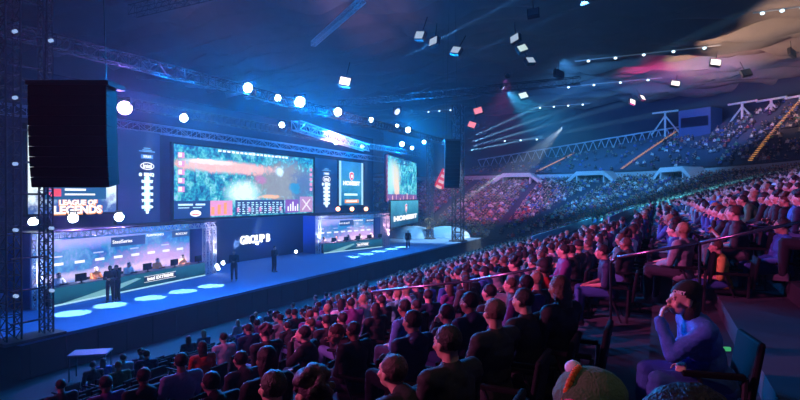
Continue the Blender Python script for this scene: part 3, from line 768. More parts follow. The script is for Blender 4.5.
# ------------------------------------------------------------------ hand-placed foreground spectators  (px, py, key, top, hair, yaw offset, label)
FG = [
 (494, 313, 'lap_turn', 'black', (.12, .06, .05), .1, 1.0, 'close-cropped person in black seen from behind, left of the thick dark-haired person'),
 (523, 301, 'lap_short', 'black', 'dark', .05, .98, 'person with thick dark hair in black, seated between cropped head and long-haired woman'),
 (559, 288, 'lap_long', 'black', 'brown', .2, 1.0, 'long brown-haired woman in dark top seated just before the rail post'),
 (489, 293, 'lap_short', 'charcoal', 'dark', 0, .95, 'small dark head in charcoal top seated just behind the cropped head'),
 (469, 303, 'fold_short', 'navy', 'dark', -.1, 1.0, 'person in navy hooded top, arms folded, left of the cropped head'),
 (447, 343, 'lap_short', 'black', 'dark', .1, 1.0, 'large round dark-haired head in black, centre foreground, seen from behind'),
 (392, 372, 'lean_short', 'black', (.07, .03, .03), .15, 1.0, 'spiky brown-haired person leaning forward at the bottom centre'),
 (311, 393, 'curly', 'charcoal', (.05, .02, .04), .1, 1.0, 'curly-haired head cut by the bottom edge, left of the jeans knees'),
 (336, 334, 'down_glasses', 'black', 'brown', .45, 1.0, 'young person in glasses and black jacket looking down to the left'),
 (404, 308, 'tee', (.1, .25, .55), 'dark', -.2, 1.0, 'person in light blue short-sleeved shirt turned away in the middle rows'),
 (412, 322, 'fold_short', 'navy', 'dark', .0, 1.0, 'person in navy jacket seated right below the light blue shirt'),
 (446, 314, 'chin_short', 'charcoal', 'dark', .1, .95, 'dark-haired person resting a hand on the face, above the large round head'),
 (375, 309, 'lap_long', 'black', 'dark', .1, .95, 'long dark-haired person in black left of the light blue shirt'),
 (353, 331, 'lap_short', 'black', 'dark', -.1, .95, 'dark head right beside the person in glasses'),
 (342, 319, 'fold_short', 'charcoal', 'dark', .1, .95, 'charcoal-clad person seated behind the person in glasses'),
 (326, 321, 'lap_short', 'black', 'dark', .2, .95, 'black-clad person just left of and behind the glasses wearer'),
 (330, 308, 'lap_turn', 'purple', 'dark', .0, .9, 'purple-lit short-haired person above the person in glasses'),
 (303, 334, 'chin_short', 'black', 'dark', .2, 1.0, 'person with hand at the mouth, dark jacket, left of the glasses wearer'),
 (310, 324, 'tee', 'charcoal', 'brown', .4, .95, 'pink-faced person peeking behind the hand-at-mouth person'),
 (287, 326, 'lean_short', 'black', 'dark', 0, .95, 'person in black leaning forward, right of the bushy curly head'),
 (305, 316, 'lap_short', 'black', 'dark', .1, .9, 'small dark head in the row before the hand-at-mouth person'),
 (265, 333, 'curly', 'black', (.06, .03, .04), 0, 1.05, 'bushy curly head in black right of the mint shirt'),
 (266, 360, 'lap_long', 'black', (.04, .02, .03), .1, 1.05, 'long-haired person in black with pink-lit arm in the lower left'),
 (240, 360, 'lean_short', 'charcoal', 'dark', .1, 1.0, 'person leaning forward between the white shirt and the lower long-haired person'),
 (250, 331, 'lap_short', (.35, .75, .62), 'brown', -.1, .95, 'person in pale mint shirt beside the bushy curly head'),
 (223, 338, 'lap_short', (.75, .78, .85), 'dark', -.1, 1.0, 'person in white shirt right of the red shirt'),
 (202, 347, 'lap_long', (.6, .05, .04), 'dark', 0, 1.0, 'person in bright red shirt in the lower left rows'),
 (181, 362, 'lap_turn', (.25, .3, .5), 'dark', .1, 1.05, 'dark-haired person in pale sleeved jacket below the red shirt'),
 (143, 377, 'fold_short', 'black', 'dark', .1, 1.0, 'black-clad person near the bottom left corner of the seating'),
 (210, 383, 'lean_short', 'black', 'dark', 0, 1.0, 'dark leaning person below and right of the pale sleeved jacket'),
 (105, 384, 'lap_short', 'purple', 'dark', 0, 1.0, 'person in purple-tinted jacket, second from the left at the bottom edge'),
 (60, 386, 'lap_short', 'charcoal', 'dark', 0, 1.0, 'leftmost spectator at the bottom left corner'),
 (118, 366, 'tee', 'green', 'fair', 0, .95, 'spectator in green top with fair hair in the lower left'),
 (272, 388, 'fold_short', 'black', 'dark', .1, 1.0, 'dark figure left of the curly head at the bottom edge'),
 (366, 296, 'fold_short', 'black', 'dark', 0, .9, 'person in black in the row before the light blue shirt'),
 (386, 290, 'cap', 'charcoal', 'dark', 0, .9, 'capped person at the lower end of the stair rail'),
 (428, 296, 'lap_turn', 'navy', 'dark', .2, .95, 'navy-clad short-haired person under the stair rail middle'),
 (449, 288, 'lap_long', 'purple', 'brown', .1, .9, 'long-haired person in purple just below the stair rail'),
 (416, 306, 'lap_short', 'black', 'dark', 0, .9, 'dark head right behind the light blue shirt'),
 (510, 285, 'tee', 'charcoal', 'brown', .3, .9, 'pink-lit face under the stair rail left of the long brown-haired woman'),
]
placed = []
for (px, py, key, top, hair, dy, scl, lab) in FG:
    if px not in (336, 303, 310, 510): dy = -.38-dy*.6 if py < 350 else -.25-dy*.5
    lift = HEADS[key].z*scl+.0
    p, t = onStand(px, py, lift-.0)
    o, base = place_head(key, p, FACE+dy, top=top, hair=hair, label=lab, scale=scl, legs=random.choice([(.03, .04, .08), (.02, .02, .03), (.08, .14, .3)]))
    placed.append((base.x, base.y)); chair(base+Vector((.09, 0, 0)), FACE, *CH_A)
# jeans knees of the person in glasses are part of his figure; woman in the beanie
GP = atD(684, 300, 3.9)
girl, gb = place_head('beanie_girl', GP, FACE+.32, top=(.05, .16, .62), hair='dark', skin=(.66, .42, .36), legs=(.04, .12, .4), capcol=(.015, .015, .02),
    label='woman in black beanie and blue denim jacket resting her chin on her hand', scale=1.0)
RHm = Matrix([PROTO['beanie_girl']['_RH'][i*4:i*4+4] for i in range(4)])
tmp = empty('tmp'); t_ = lettering(tmp, 'OBEY', 0, 0, .026, mat('white_print', (.8, .8, .85), .6), 0, 'beanie_lettering', bold=.001, depth=.002)
t_.data.transform(RHm @ Matrix.Translation((0, .014, 0)) @ Matrix.Rotation(.75, 4, 'Z') @ Matrix.Translation((0.0, -.1035, .062)) @ Matrix.Rotation(-.12, 4, 'X')); t_.parent = girl
bpy.data.objects.remove(tmp)
b = MB(); wr = None
ch = chair(gb+Vector((-.08, 0, 0)), FACE+.2, 'folding chair with pink-lit armrest under the woman in the beanie', 'x'); del ch['group']
for c in ch.children:
    if c.name.startswith('armrest') or c.name.startswith('backrest'): pass
# hair of the nearest head at the bottom right, plush hat wearer
def low_head(px, py, D, key, label, **k):
    o, base = place_head(key, atD(px, py, D), FACE+k.pop('dy', 0), label=label, **k); chair(base+Vector((.09, 0, 0)), FACE, *CH_A); return o, base
low_head(680, 449, 1.0, 'lap_short', 'huge dark-haired head cut by the bottom edge at the right, nearest of all spectators', top='black', hair=(.012, .01, .02), scale=1.0, dy=.2)
hat_o, hb = low_head(592, 413, 2.2, 'lap_turn', 'person wearing the plush green creature hat at the bottom edge', top='black', hair='dark', dy=.1)
hh = atD(592, 413, 2.2)
# plush hat worn on the head
hr = empty('plush_hat', hh+Vector((0, 0, .03)), FACE+1.15); tag(hr, 'green plush creature hat with white eye, orange stripe and red mouth', 'hat')
PL = mat('plush_olive', (.10, .17, .09), .95, bump=.8, scale=90); 
b = MB(); b.ell((0, .0, .06), (.15, .14, .10)); b.ell((0, -.06, .05), (.13, .13, .07)); b.ell((-.11, .02, .02), (.07, .08, .08)); remesh(b, 'crown', PL, .008, hr)
b = MB()
for s in (-1, 1): b.ell((s*.075, .0, .15), (.032, .036, .03))
for q in [0]:
    b2 = MB(); s = (-1, 1)[q]; b2.ell((s*.075, -.02, .145), (.036, .036, .032)); b2.build('eye', mat('plush_white', (.75, .78, .9), .8), hr, smooth=True)
b = MB()
for i in range(9):
    t0, t1 = i/9, (i+1)/9
    f = lambda t: Vector((-.04+.02*t, -.03-.16*t, .158-.13*t*t))
    b.bar(f(t0), f(t1), .014, 8)
b.build('stripe', mat('plush_orange', (.75, .16, .03), .9), hr, smooth=True)
b = MB(); b.ell((.03, -.185, .045), (.055, .025, .035)); b.build('mouth', mat('plush_red', (.6, .02, .05), .8), hr, smooth=True)
for i in range(4):
    b = MB(); x = -.02+i*.028; b.add([(x-.01, -.205, .05), (x+.01, -.205, .05), (x, -.215, .022), (x, -.195, .035)], [(0, 1, 2), (1, 3, 2), (3, 0, 2), (0, 3, 1)]); b.build('tooth', mat('plush_white', (.75, .78, .9), .8), hr)

# spectators near the aisle beyond the rail on the right
FG2 = [
 (602, 252, 8.2, 'tee', 'navy', 'dark', .2, 1.0, 'dark-haired person in navy with blue jeans sitting just above the lower rail end'),
 (563, 251, 8.8, 'lap_turn', 'purple', 'dark', .3, 1.0, 'pink-lit dark-haired person seated left of the person in blue jeans'),
 (716, 247, 7.6, 'tee', 'yellow', 'brown', .1, .86, 'person in yellow shirt leaning back with legs stretched, right of centre'),
 (782, 226, 7.6, 'lap_turn', 'blue', 'dark', .1, 1.0, 'person in blue behind the upper handrail near the right edge'),
]
for (px, py, D, key, top, hair, dy, scl, lab) in FG2:
    o, base = place_head(key, atD(px, py, D), FACE+dy, top=top, hair=hair, label=lab, scale=scl, legs=(.04, .1, .3)); placed.append((base.x, base.y)); chair(base+Vector((.09, 0, 0)), FACE, *CH_A)
# lit footlight sign on the aisle step
sg = onStand(727, 349, .12)[0]
o = MB().box(-.035, .035, -.015, .015, 0, .035).build('step_marker', em((.1, .8, .3), .5)); o.location = (sg.x, sg.y, sg.z-.02); o.rotation_euler = (0, 0, YAW); tag(o, 'small glowing green step marker on the dark aisle at the right', 'marker light')

# ------------------------------------------------------------------ random crowd
rnd = random.Random(11)
AISLES = (8.0, 23.0, 38.5, 53.0)
spots = []
for k in range(NROW-1):
    R = rowR(k); X = XC+R
    n = int((YC0+6)/.56)
    for i in range(n):
        y = -4+i*.56+(.28 if k % 2 else 0)
        if y > YC0: break
        if any(abs(y-a) < .75 for a in AISLES): continue
        if 9 <= k <= 16 and y > 26: continue
        spots.append((k, Vector((X, y, rowz(k))), FACE))
    for (t0, t1, ln) in ((0, 1, R*PI/2),):
        n = int(ln/.56)
        for i in range(n):
            t = (i+.5)/n; a = t*90
            if min(abs(a-q) for q in (2, 24, 46, 68, 90)) < 45/R*1.3: continue
            p, nrm = path(R, t); p.z = rowz(k)
            spots.append((k, p, math.atan2(nrm.x, -nrm.y) if True else 0))
    for i in range(60):
        d = .4+i*.56
        if any(abs(d-q) < .8 for q in (11, 23)): continue
        p, nrm = path(R, 1+d); p.z = rowz(k); spots.append((k, p, 0.0))
# facing -y rotated by rz faces (sin rz, -cos rz)
near, far, empties = [], [], []
for k, p, rz in spots:
    pr = project(p+Vector((0, 0, 1.15)))
    if not pr: continue
    x, y, d = pr
    if x < -30 or x > 835 or y > 420: continue
    if any((p.x-a)**2+(p.y-b_)**2 < .5**2 for a, b_ in placed): continue
    beyond = p.y > 8.7
    if not beyond:
        if y > 285 and d < 14:
            if x < 430 and d > 7.5 and p.x < -7.5: empties.append((d, p, rz))
            continue
        if x > 560: continue
    edge = 320-(x-60)*.2       # front rows near the stage are mostly empty on the left
    if p.x < -9.5 and p.y < 30 and x < 420:
        if rnd.random() < .8: empties.append((d, p, rz)); continue
    if rnd.random() < (.07 if d < 60 else .12): continue
    (near if 1 else far).append((d, k, p, rz, x, y))
near.sort(key=lambda q: q[0])
NIND = 300-len(FG)-len(FG2)-18
ind, rest = near[:NIND], near[NIND:]
ORD = ['zeroth', 'first', 'second', 'third', 'fourth', 'fifth', 'sixth', 'seventh', 'eighth', 'ninth', 'tenth', 'eleventh', 'twelfth', 'thirteenth', 'fourteenth', 'fifteenth', 'sixteenth', 'seventeenth', 'eighteenth', 'nineteenth', 'twentieth']
def ordn(n):
    if n <= 20: return ORD[n]
    t = {2: 'twenty', 3: 'thirty', 4: 'forty'}[n//10]
    return t+'-'+ORD[n % 10] if n % 10 else {2: 'twentieth', 3: 'thirtieth', 4: 'fortieth'}[n//10]
PICK = ['lap_short', 'lap_turn', 'lean_short', 'fold_short', 'chin_short', 'lap_long', 'cap', 'curly', 'tee', 'clap', 'lap_short', 'lap_turn']
HDESC = {'lap_long': 'long-haired', 'cap': 'capped', 'curly': 'curly-haired', 'lean_short': 'leaning', 'chin_short': 'chin-on-hand', 'fold_short': 'arms-folded', 'clap': 'clapping'}
TW = ['black']*5+['charcoal']*4+['navy']*4+['blue']*4+['white']*3+['grey']*3+['purple']*2+['red', 'green', 'teal']
byrow = {}
for q in ind: byrow.setdefault((q[1], q[2].y > 8.7), []).append(q)
meta = {}
for kk, L_ in byrow.items():
    L_.sort(key=lambda q: q[2].y)
    for i, q in enumerate(L_): meta[id(q)] = i+1
for q in ind:
    d, k, p, rz, x, y = q
    key = rnd.choice(PICK); top = rnd.choice(TW); hr_ = rnd.choice(['dark']*5+['brown']*3+['fair'])
    lab = '%s %s-topped spectator, %s row up from the stage, %s seat %s the stair rail' % (HDESC.get(key, 'short-haired'), top, ordn(k+1), ordn(meta[id(q)]), 'beyond' if p.y > 8.7 else 'before')
    tw = math.atan2(-28-p.x, -(30-p.y)); person(key, p, rz+(tw-rz)*.5*(1 if abs(tw-rz) < 1.6 else 0)+rnd.uniform(-.25, .25), top=top, hair=hr_, legs=rnd.choice([(.03, .04, .08), (.02, .02, .03), (.06, .12, .3), (.12, .12, .13)]), label=lab,
           group='spectators in the rows beyond the stair rail' if p.y > 8.7 else 'spectators in the rows before the stair rail', scale=rnd.uniform(.94, 1.04))
    if NCH[0] < 215 and p.y > 8.7: chair(p+Vector((.09, 0, 0)), rz, *CH_C)
empties.sort(key=lambda q: q[0])
for d, p, rz in empties[:295-NCH[0]]: chair(p, rz, *CH_B)
print('spots', len(near), 'ind', len(ind), 'empties', len(empties), 'chairs', NCH[0])

# the rest of the crowd: one mass, each still a shaped seated figure
def lod(key, ratio):
    vs, fs, kinds = [], [], []
    src = PROTO[key]
    for o, kd in [(src, 0)]+[(c, {'top': 1, 'trousers': 2, 'hair': 3, 'cap': 3}.get(c.name.split('.')[0], -1)) for c in KIDS[src.name]]:
        if kd < 0: continue
        t = bpy.data.objects.new('t', o.data.copy()); C.objects.link(t); m = t.modifiers.new('d', 'DECIMATE'); m.ratio = min(1, ratio*(1.6 if kd == 3 else 1)*4000/max(1, len(o.data.polygons)))
        evaluated(t); me = t.data; n = len(me.vertices); co_ = np.empty(n*3, np.float32); me.vertices.foreach_get('co', co_); me.calc_loop_triangles()
        tr = np.empty(len(me.loop_triangles)*3, np.int32); me.loop_triangles.foreach_get('vertices', tr)
        vs.append(co_.reshape(-1, 3)); fs.append(tr.reshape(-1, 3)); kinds.append(np.full(n, kd)); bpy.data.objects.remove(t)
    off = 0; F_ = []
    for v, f in zip(vs, fs): F_.append(f+off); off += len(v)
    return np.vstack(vs), np.vstack(F_), np.concatenate(kinds)
MID = [lod(k, .09) for k in ('lap_short', 'lean_short', 'lap_long', 'fold_short', 'tee')]
LOW = [lod(k, .022) for k in ('lap_short', 'lean_short', 'clap')]
nrng = np.random.default_rng(4)
def mass(name, items, label, cat, bright=1.0):
    VS, FS, CS = [], [], []; off = 0
    for (d, p, rz) in items:
        v, f, kd = (MID if d < 34 else LOW)[nrng.integers(0, 5 if d < 34 else 3)]
        rz = rz+nrng.uniform(-.3, .3); c, s = math.cos(rz), math.sin(rz); sc_ = nrng.uniform(.95, 1.07)
        w = v*sc_; o = np.stack([w[:, 0]*c-w[:, 1]*s+p[0], w[:, 0]*s+w[:, 1]*c+p[1], w[:, 2]+p[2]], 1)
        top = TOPS[TW[nrng.integers(0, len(TW))]]; sk = SKINS[nrng.integers(0, 4)]; hr_ = list(HAIRS.values())[nrng.integers(0, 3)]
        pal = np.array([sk, top, (.04, .05, .1), hr_]); CS.append(pal[kd]); VS.append(o); FS.append(f+off); off += len(v)
    V_ = np.vstack(VS); F_ = np.vstack(FS); C_ = np.vstack(CS)
    me = bpy.data.meshes.new(name); me.vertices.add(len(V_)); me.vertices.foreach_set('co', V_.astype(np.float32).ravel())
    me.loops.add(F_.size); me.loops.foreach_set('vertex_index', F_.astype(np.int32).ravel())
    me.polygons.add(len(F_)); me.polygons.foreach_set('loop_start', np.arange(0, F_.size, 3, dtype=np.int32))
    me.update(calc_edges=True)
    a = me.color_attributes.new('Col', 'FLOAT_COLOR', 'POINT'); a.data.foreach_set('color', np.hstack([C_, np.ones((len(C_), 1))]).astype(np.float32).ravel())
    me.polygons.foreach_set('use_smooth', np.ones(len(F_), bool))
    me.materials.append(MATS.get('crowd_colours') or mat_vcol('crowd_colours'))
    o = bpy.data.objects.new(name, me); C.objects.link(o); return tag(o, label, cat, kind='stuff')
items = [(d, p, rz) for (d, k, p, rz, x, y) in rest]
print('mass', len(items))
# upper tier
up_items = []
for k in range(NUP):
    R = RU+UP*k+.5
    for seg in range(2):
        ln = int((R*PI/2)/.62) if seg == 0 else 50
        for i in range(ln):
            t = (i+.5)/ln if seg == 0 else 1+i*.65
            if seg == 0 and min(abs(t*90-q) for q in (24, 35, 46, 57, 68, 79, 90)) < .9: continue
            p, nrm = path(R, t); p.z = uz(t, k)
            pr = project(p)
            if not pr or pr[0] < 470 or pr[0] > 830: continue
            if rnd.random() < (.55 if pr[0] > 660 else .85): continue
            up_items.append((pr[2], p, math.atan2(nrm.x, -nrm.y)))
print('upper', len(up_items))
mass('crowd', items+up_items, 'dense distant crowd of seated spectators filling the far stands and upper tier', 'crowd')

# unused protos are removed
for k_, o in PROTO.items():
    if k_ not in used_proto and not k_.startswith('stand') and k_ != 'player':
        for c in list(o.children): bpy.data.objects.remove(c)
        bpy.data.objects.remove(o)
# far seating rows: backs of chairs as one mass
b = MB()
for k in range(0, NROW-1, 1):
    R = rowR(k)+.12
    for t0, t1 in zip(TS[:-1], TS[1:]):
        if t1 < -55: continue
        a, _ = path(R, t0); c, _ = path(R, t1)
        if t0 < 0:
            if k < 4 and False: continue
            a.y = max(a.y, 24.5)
            if c.y <= a.y: continue
        z = rowz(k)
        b.add([(a.x, a.y, z+.4), (c.x, c.y, z+.4), (c.x, c.y, z+.86), (a.x, a.y, z+.86)], [(0, 1, 2, 3)])
for k in range(NUP):
    R = RU+UP*k+.7
    for t0, t1 in zip(TS[3:-1], TS[4:]):
        a, _ = path(R, t0); c, _ = path(R, t1); z0, z1 = uz(t0, k), uz(t1, k)
        b.add([(a.x, a.y, z0+.4), (c.x, c.y, z1+.4), (c.x, c.y, z1+.85), (a.x, a.y, z0+.85)], [(0, 1, 2, 3)])
tag(b.build('seating', mat('far_seat_plastic', (.05, .07, .12), .5)), 'continuous dark seat rows of the distant stands', 'seating', kind='stuff')
# ------------------------------------------------------------------ stair rails
RAIL = mat('rail_metal', (.45, .42, .5), .25, .9)
def stair_rail(pts, posts, label):
    r = empty('stair_rail', (pts[0][0], pts[0][1], 0)); o0 = Vector((pts[0][0], pts[0][1], 0)); tag(r, label, 'railing')
    b = MB()
    for a, c in zip(pts[:-1], pts[1:]): b.bar(Vector(a)-o0, Vector(c)-o0, .022, 10)
    b.build('handrail', RAIL, r, smooth=True)
    for p in posts:
        p = Vector(p); z = 4.45+.29*p.x; b = MB(); b.bar((p.x-o0.x, p.y, z-.1) if 0 else (p.x-o0.x, p.y-o0.y, min(z-.15, p.z-.9)), (p.x-o0.x, p.y-o0.y, p.z), .02, 8); b.build('post', mat('rail_post', (.03, .03, .04), .4, .5), r)
    return r
a, m_, c = onY(372, 292, 8.0), onY(470, 281, 8.0), onY(541, 267.5, 8.0); c2 = onY(546, 272, 8.0)
stair_rail([a, m_, c, c2], [a, m_, c2], 'lower metal stair handrail ending in a bent post before the aisle')
a, c, e_ = onY(611, 262, 7.75), onY(617, 257.5, 7.75), onY(700, 243, 7.75); f_ = onY(805, 221, 7.75)
stair_rail([a, c, e_, f_], [a, e_, f_], 'upper metal stair handrail rising to the right edge')
# barriers along the cross aisle in the middle of the side stand
BAR = mat('barrier_panel', (.6, .75, .8), .6)
for k, h0, lab in ((10, 1.3, 'front pale barrier wall along the cross aisle in the far side stand'), (15, 1.3, 'rear pale barrier wall along the cross aisle in the far side stand')):
    X = XC+rowR(k)-.3; z = rowz(k)
    r = empty('barrier', (X, 31, z)); tag(r, lab, 'barrier')
    b = MB(); b.box(-.04, .04, 0, 30, 0, h0); b.build('panel', BAR, r)
    b = MB(); b.bar((0, 0, h0+.2), (0, 30, h0+.2), .03, 6); b.build('top_rail', RAIL, r)
    for i in range(11):
        b = MB(); b.bar((0, i*3, h0), (0, i*3, h0+.2), .02, 5); b.build('post', RAIL, r)

# ------------------------------------------------------------------ far bowl details: vomitory roofs, orange aisles, roof truss
WHT = mat('white_roof_panel', (.75, .78, .82), .6)
def vom(t, wid, label):
    p, n = path(RF-1.5, t); ang = math.atan2(n.x, -n.y)
    r = empty('entrance_canopy', (p.x, p.y, ZF+.3), ang); tag(r, label, 'entrance canopy')
    b = MB(); w = wid/2; pr = [(-w, -.3), (-w*.55, 1.3), (w*.55, 1.3), (w, -.3)]
    for (x0, z0), (x1, z1) in zip(pr[:-1], pr[1:]):
        b.add([(x0, -3, z0), (x1, -3, z1), (x1, 1, z1), (x0, 1, z0), (x0, -3, z0-.7), (x1, -3, z1-.7), (x1, 1, z1-.7), (x0, 1, z0-.7)], [(0, 1, 2, 3), (4, 7, 6, 5), (0, 4, 5, 1), (3, 2, 6, 7), (0, 3, 7, 4), (1, 5, 6, 2)])
    b.build('roof', WHT, r)
    b = MB(); b.box(-w*.5, w*.5, -.5, -.4, -1, 1); b.build('opening_shade_sheet', BLACK, r)  # black sheet stands in for the shade inside the entrance
    for s in (-1, 1): b = MB(); b.box(s*w*.55-.1, s*w*.55+.1, -2.9, .9, -1.4, .6); b.build('side_wall', WHT, r)
def t_of_px(px, R):
    best = None
    for i in range(0, 1200):
        t = i/1000 if i <= 1000 else 1+(i-1000)/5
        q, _ = path(R, t); pr = project((q.x, q.y, 8))
        if pr and (best is None or abs(pr[0]-px) < best[0]): best = (abs(pr[0]-px), t)
    return best[1]
for px, wd, lab in ((520, 9, 'white trapezoid entrance canopy nearest the stage end of the far stand'), (597, 8.5, 'white trapezoid entrance canopy in the middle of the far stand'), (686, 7, 'white trapezoid entrance canopy at the right of the far stand')):
    vom(t_of_px(px, RF-1.5), wd, lab)
STEP = mat('glowing_step', (.45, .3, .15), .7, emit=(1, .42, .12), es=.6)  # the warm light on the stairs is emission in the step material
for px, lab in ((537, 'orange-glowing stairs in the upper tier nearest the stage end'), (622, 'orange-glowing stairs in the middle of the upper tier'), (750, 'orange-glowing stairs at the right of the upper tier')):
    t = t_of_px(px, RU); b = MB()
    p0, n = path(RU, t); ang = math.atan2(n.x, -n.y)
    # stairs climb obliquely through the tier
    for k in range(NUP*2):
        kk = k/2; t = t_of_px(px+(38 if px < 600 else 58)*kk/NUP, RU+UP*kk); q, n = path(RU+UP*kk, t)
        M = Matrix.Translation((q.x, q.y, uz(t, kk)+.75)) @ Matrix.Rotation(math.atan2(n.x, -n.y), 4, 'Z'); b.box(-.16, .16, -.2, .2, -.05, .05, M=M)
    o = b.build('glowing_stairs', STEP); tag(o, lab, 'stairs')
def zig(pts, drop, name, label, m, r=.11):
    b = MB(); T = [Vector(p) for p in pts]
    for a, c in zip(T[:-1], T[1:]):
        b.bar(a, c, r*1.7, 4); b.bar(a-Vector((0, 0, drop)), c-Vector((0, 0, drop)), r*.6, 4)
        mid = (a+c)/2; lo = mid-Vector((0, 0, drop)); b.bar(a, lo, r, 4); b.bar(lo, c, r, 4)
    return tag(b.build(name, m), label, 'truss')
RT = RU+NUP*UP-.5
pts = []
for i in range(27):
    px = 478+i*8.2; t = t_of_px(px, RT); q, _ = path(RT, t); yy = 160-(px-478)*.165
    d = -q.x*SY+q.y*CY; z = EYE+(HZ-yy)/F*d; pts.append((q.x, q.y, z))
zig(pts, 2.2, 'roof_edge_truss', 'long white zigzag truss along the top of the far upper tier', mat('truss_lilac', (.6, .65, .8), .5, emit=(.25, .35, .7), es=.0))
for px, lab in ((665, 'first white forked roof strut, left of the dark control room'), (742, 'second white forked roof strut, right of the dark control room'), (771, 'third white forked roof strut, nearest the right edge'), (800, 'white roof strut cut by the right edge')):
    t = t_of_px(px, RT-2); q, n = path(RT-2, t); d = -q.x*SY+q.y*CY
    yb = 138-(px-665)*.12; yt = yb-26; z0 = EYE+(HZ-yb)/F*d; z1 = EYE+(HZ-yt)/F*d
    tan = Vector((-n.y, n.x, 0)); b = MB(); c = Vector((q.x, q.y, 0))
    r = empty('roof_strut', (q.x, q.y, z0)); tag(r, lab, 'roof strut'); hh_ = z1-z0
    b.bar((0, 0, -1.0), (0, 0, hh_), .22, 6); b.build('post', WHT, r)
    for s in (-1, 1): b = MB(); b.bar((0, 0, hh_*.85), tuple(tan*s*2.6+Vector((0, 0, hh_*.15))), .16, 5); b.build('brace', WHT, r)
    b = MB(); b.bar(tuple(-tan*2.4+Vector((0, 0, hh_))), tuple(tan*2.4+Vector((0, 0, hh_))), .2, 5); b.build('cross_bar', WHT, r)
t = t_of_px(700, RT-4); q, n = path(RT-4, t); d = -q.x*SY+q.y*CY
r = empty('control_room', (q.x, q.y, EYE+(HZ-142)/F*d), math.atan2(n.x, -n.y)); tag(r, 'dark blue box-like control room between the roof struts', 'booth')
hh_ = 32/F*d
b = MB(); b.box(-2.8, 2.8, -2, 2, 0, hh_); b.build('wall', mat('control_wall', (.06, .12, .3), .7), r)
b = MB(); b.box(-2.4, 2.4, -2.05, -2, hh_*.45, hh_*.75); b.build('window', mat('dark_glass', (.01, .02, .05), .1), r)
b = MB(); b.box(-2.5, 2.5, -1.8, 1.8, -3, 0); b.build('base', CONC, r)

# ceiling light strips (along x) and ceiling projectors
def strip(p0, p1, n, m, label):
    r = empty('ceiling_light_strip', p0); tag(r, label, 'ceiling light', 'rows of small lamps under the ceiling'); d = Vector(p1)-Vector(p0)
    b = MB(); b.box(0, d.length, -.08, .08, 0, .12); o = b.build('housing', mat('strip_housing', (.3, .35, .42), .5, emit=(.3, .5, .7), es=.12), r); r.rotation_euler = (0, 0, math.atan2(d.y, d.x))
    for i in range(n):
        x = d.length*(i+.5)/n; b = MB(); b.ell((x, 0, -.1), (.22, .22, .16), 8, 5); b.build('lamp', m, r)
LB = em((.6, .85, 1), 3); 
for (x0, y0, x1, y1, n, lab) in ((575, 62, 720, 42, 5, 'long row of small pale lamps crossing the ceiling right of centre'), (752, 14, 812, 6, 3, 'short row of lamps in the upper right corner of the ceiling'),
        (556, 88, 662, 85, 4, 'second row of small ceiling lamps, below the longest row'), (533, 108, 590, 109, 4, 'short ceiling lamp row below the second one'),
        (565, 121, 608, 123, 4, 'short purple-tinged lamp row above the far stand'), (676, 108, 702, 111, 2, 'tiny lamp row above the dark control room'), (423, 112, 456, 113, 3, 'small faint lamp row above the far speaker column'), (497, 141, 545, 142, 3, 'lowest tiny lamp row over the white zigzag truss')):
    A = onZ(x0, y0, 25.2)
    if A.y > 118: A = atD(x0, y0, 118)
    B = ray(x1, y1); B = B*(A.y/B.y); strip(A, (B.x, A.y, A.z), n, LB if x0 != 565 else em((.75, .4, 1), 3), lab)
def flood(px, py, Z, s, m, label, D=None):
    p = atD(px, py, D) if D else onZ(px, py, Z)
    r = empty('ceiling_floodlight', p, rnd.uniform(0, 1)); r.rotation_euler = (rnd.uniform(-.6, -.2), rnd.uniform(-.4, .4), rnd.uniform(-.5, 1.2)); tag(r, label, 'floodlight', 'small square floodlights under the ceiling')
    b = MB(); b.box(-s, s, -.1, .25, -s*.8, s*.8); ho_ = b.build('housing', DARKMETAL, r, bevel=.03)
    b = MB(); b.box(-s*.85, s*.85, -.12, -.1, -s*.65, s*.65); b.build('lens', m, ho_)
    b = MB(); b.bar((0, .1, s*.8), (0, .1, s*.8+1.2), .04, 6); b.build('bracket', DARKMETAL, r)
FL = em((.5, .65, .85), .8); FR = em((1, .25, .3), 1.2); FW = em((1, .85, .8), 2.2)
for i, (px, py, m, D) in enumerate(((420, 36, FL, 38), (434, 42, FL, 38), (456, 51, FL, 40), (515, 39, FL, 40), (522, 49, em((.6, .8, .8), 1.0), 42), (530, 61, FL, 44), (523, 96, em((.7, .9, .9), 1.3), 60), (345, 82, FW, 36), (533, 13, mat('off_lens', (.1, .12, .15), .3), 36), (478, 111, FR, 62), (472, 125, FR, 66), (559, 74, mat('off_lens', (.1, .12, .15), .3), 52), (715, 63, FW, 56), (675, 84, FW, 66), (642, 98, FW, 78), (632, 102, FW, 80), (792, 53, mat('off_lens', (.1, .12, .15), .3), 56), (746, 73, mat('off_lens', (.1, .12, .15), .3), 60))):
    nm = ['pale', 'pale', 'pale', 'pale', 'greenish', 'pale', 'bright', 'white', 'unlit', 'red', 'red', 'unlit', 'warm white', 'warm white', 'warm white', 'warm white', 'unlit', 'unlit'][i]
    wh = ['leftmost of the trio above the speakers', 'middle of the left trio', 'right one of the left trio', 'topmost of the middle trio', 'in the centre of the middle trio', 'lowest of the middle trio', 'alone below the middle trio', 'right of the steep ladder truss', 'topmost near the picture top', 'upper of the two red ones', 'lower of the two red ones', 'alone left of the long lamp row', 'largest on the glowing ceiling', 'in the middle of the glowing ceiling', 'upper of the lower close pair', 'lower of the close pair', 'at the right picture edge', 'right of the glowing ceiling middle'][i]
    flood(px, py, 0, .42 if D < 50 else .55, m, '%s square ceiling floodlight, %s' % (nm, wh), D)

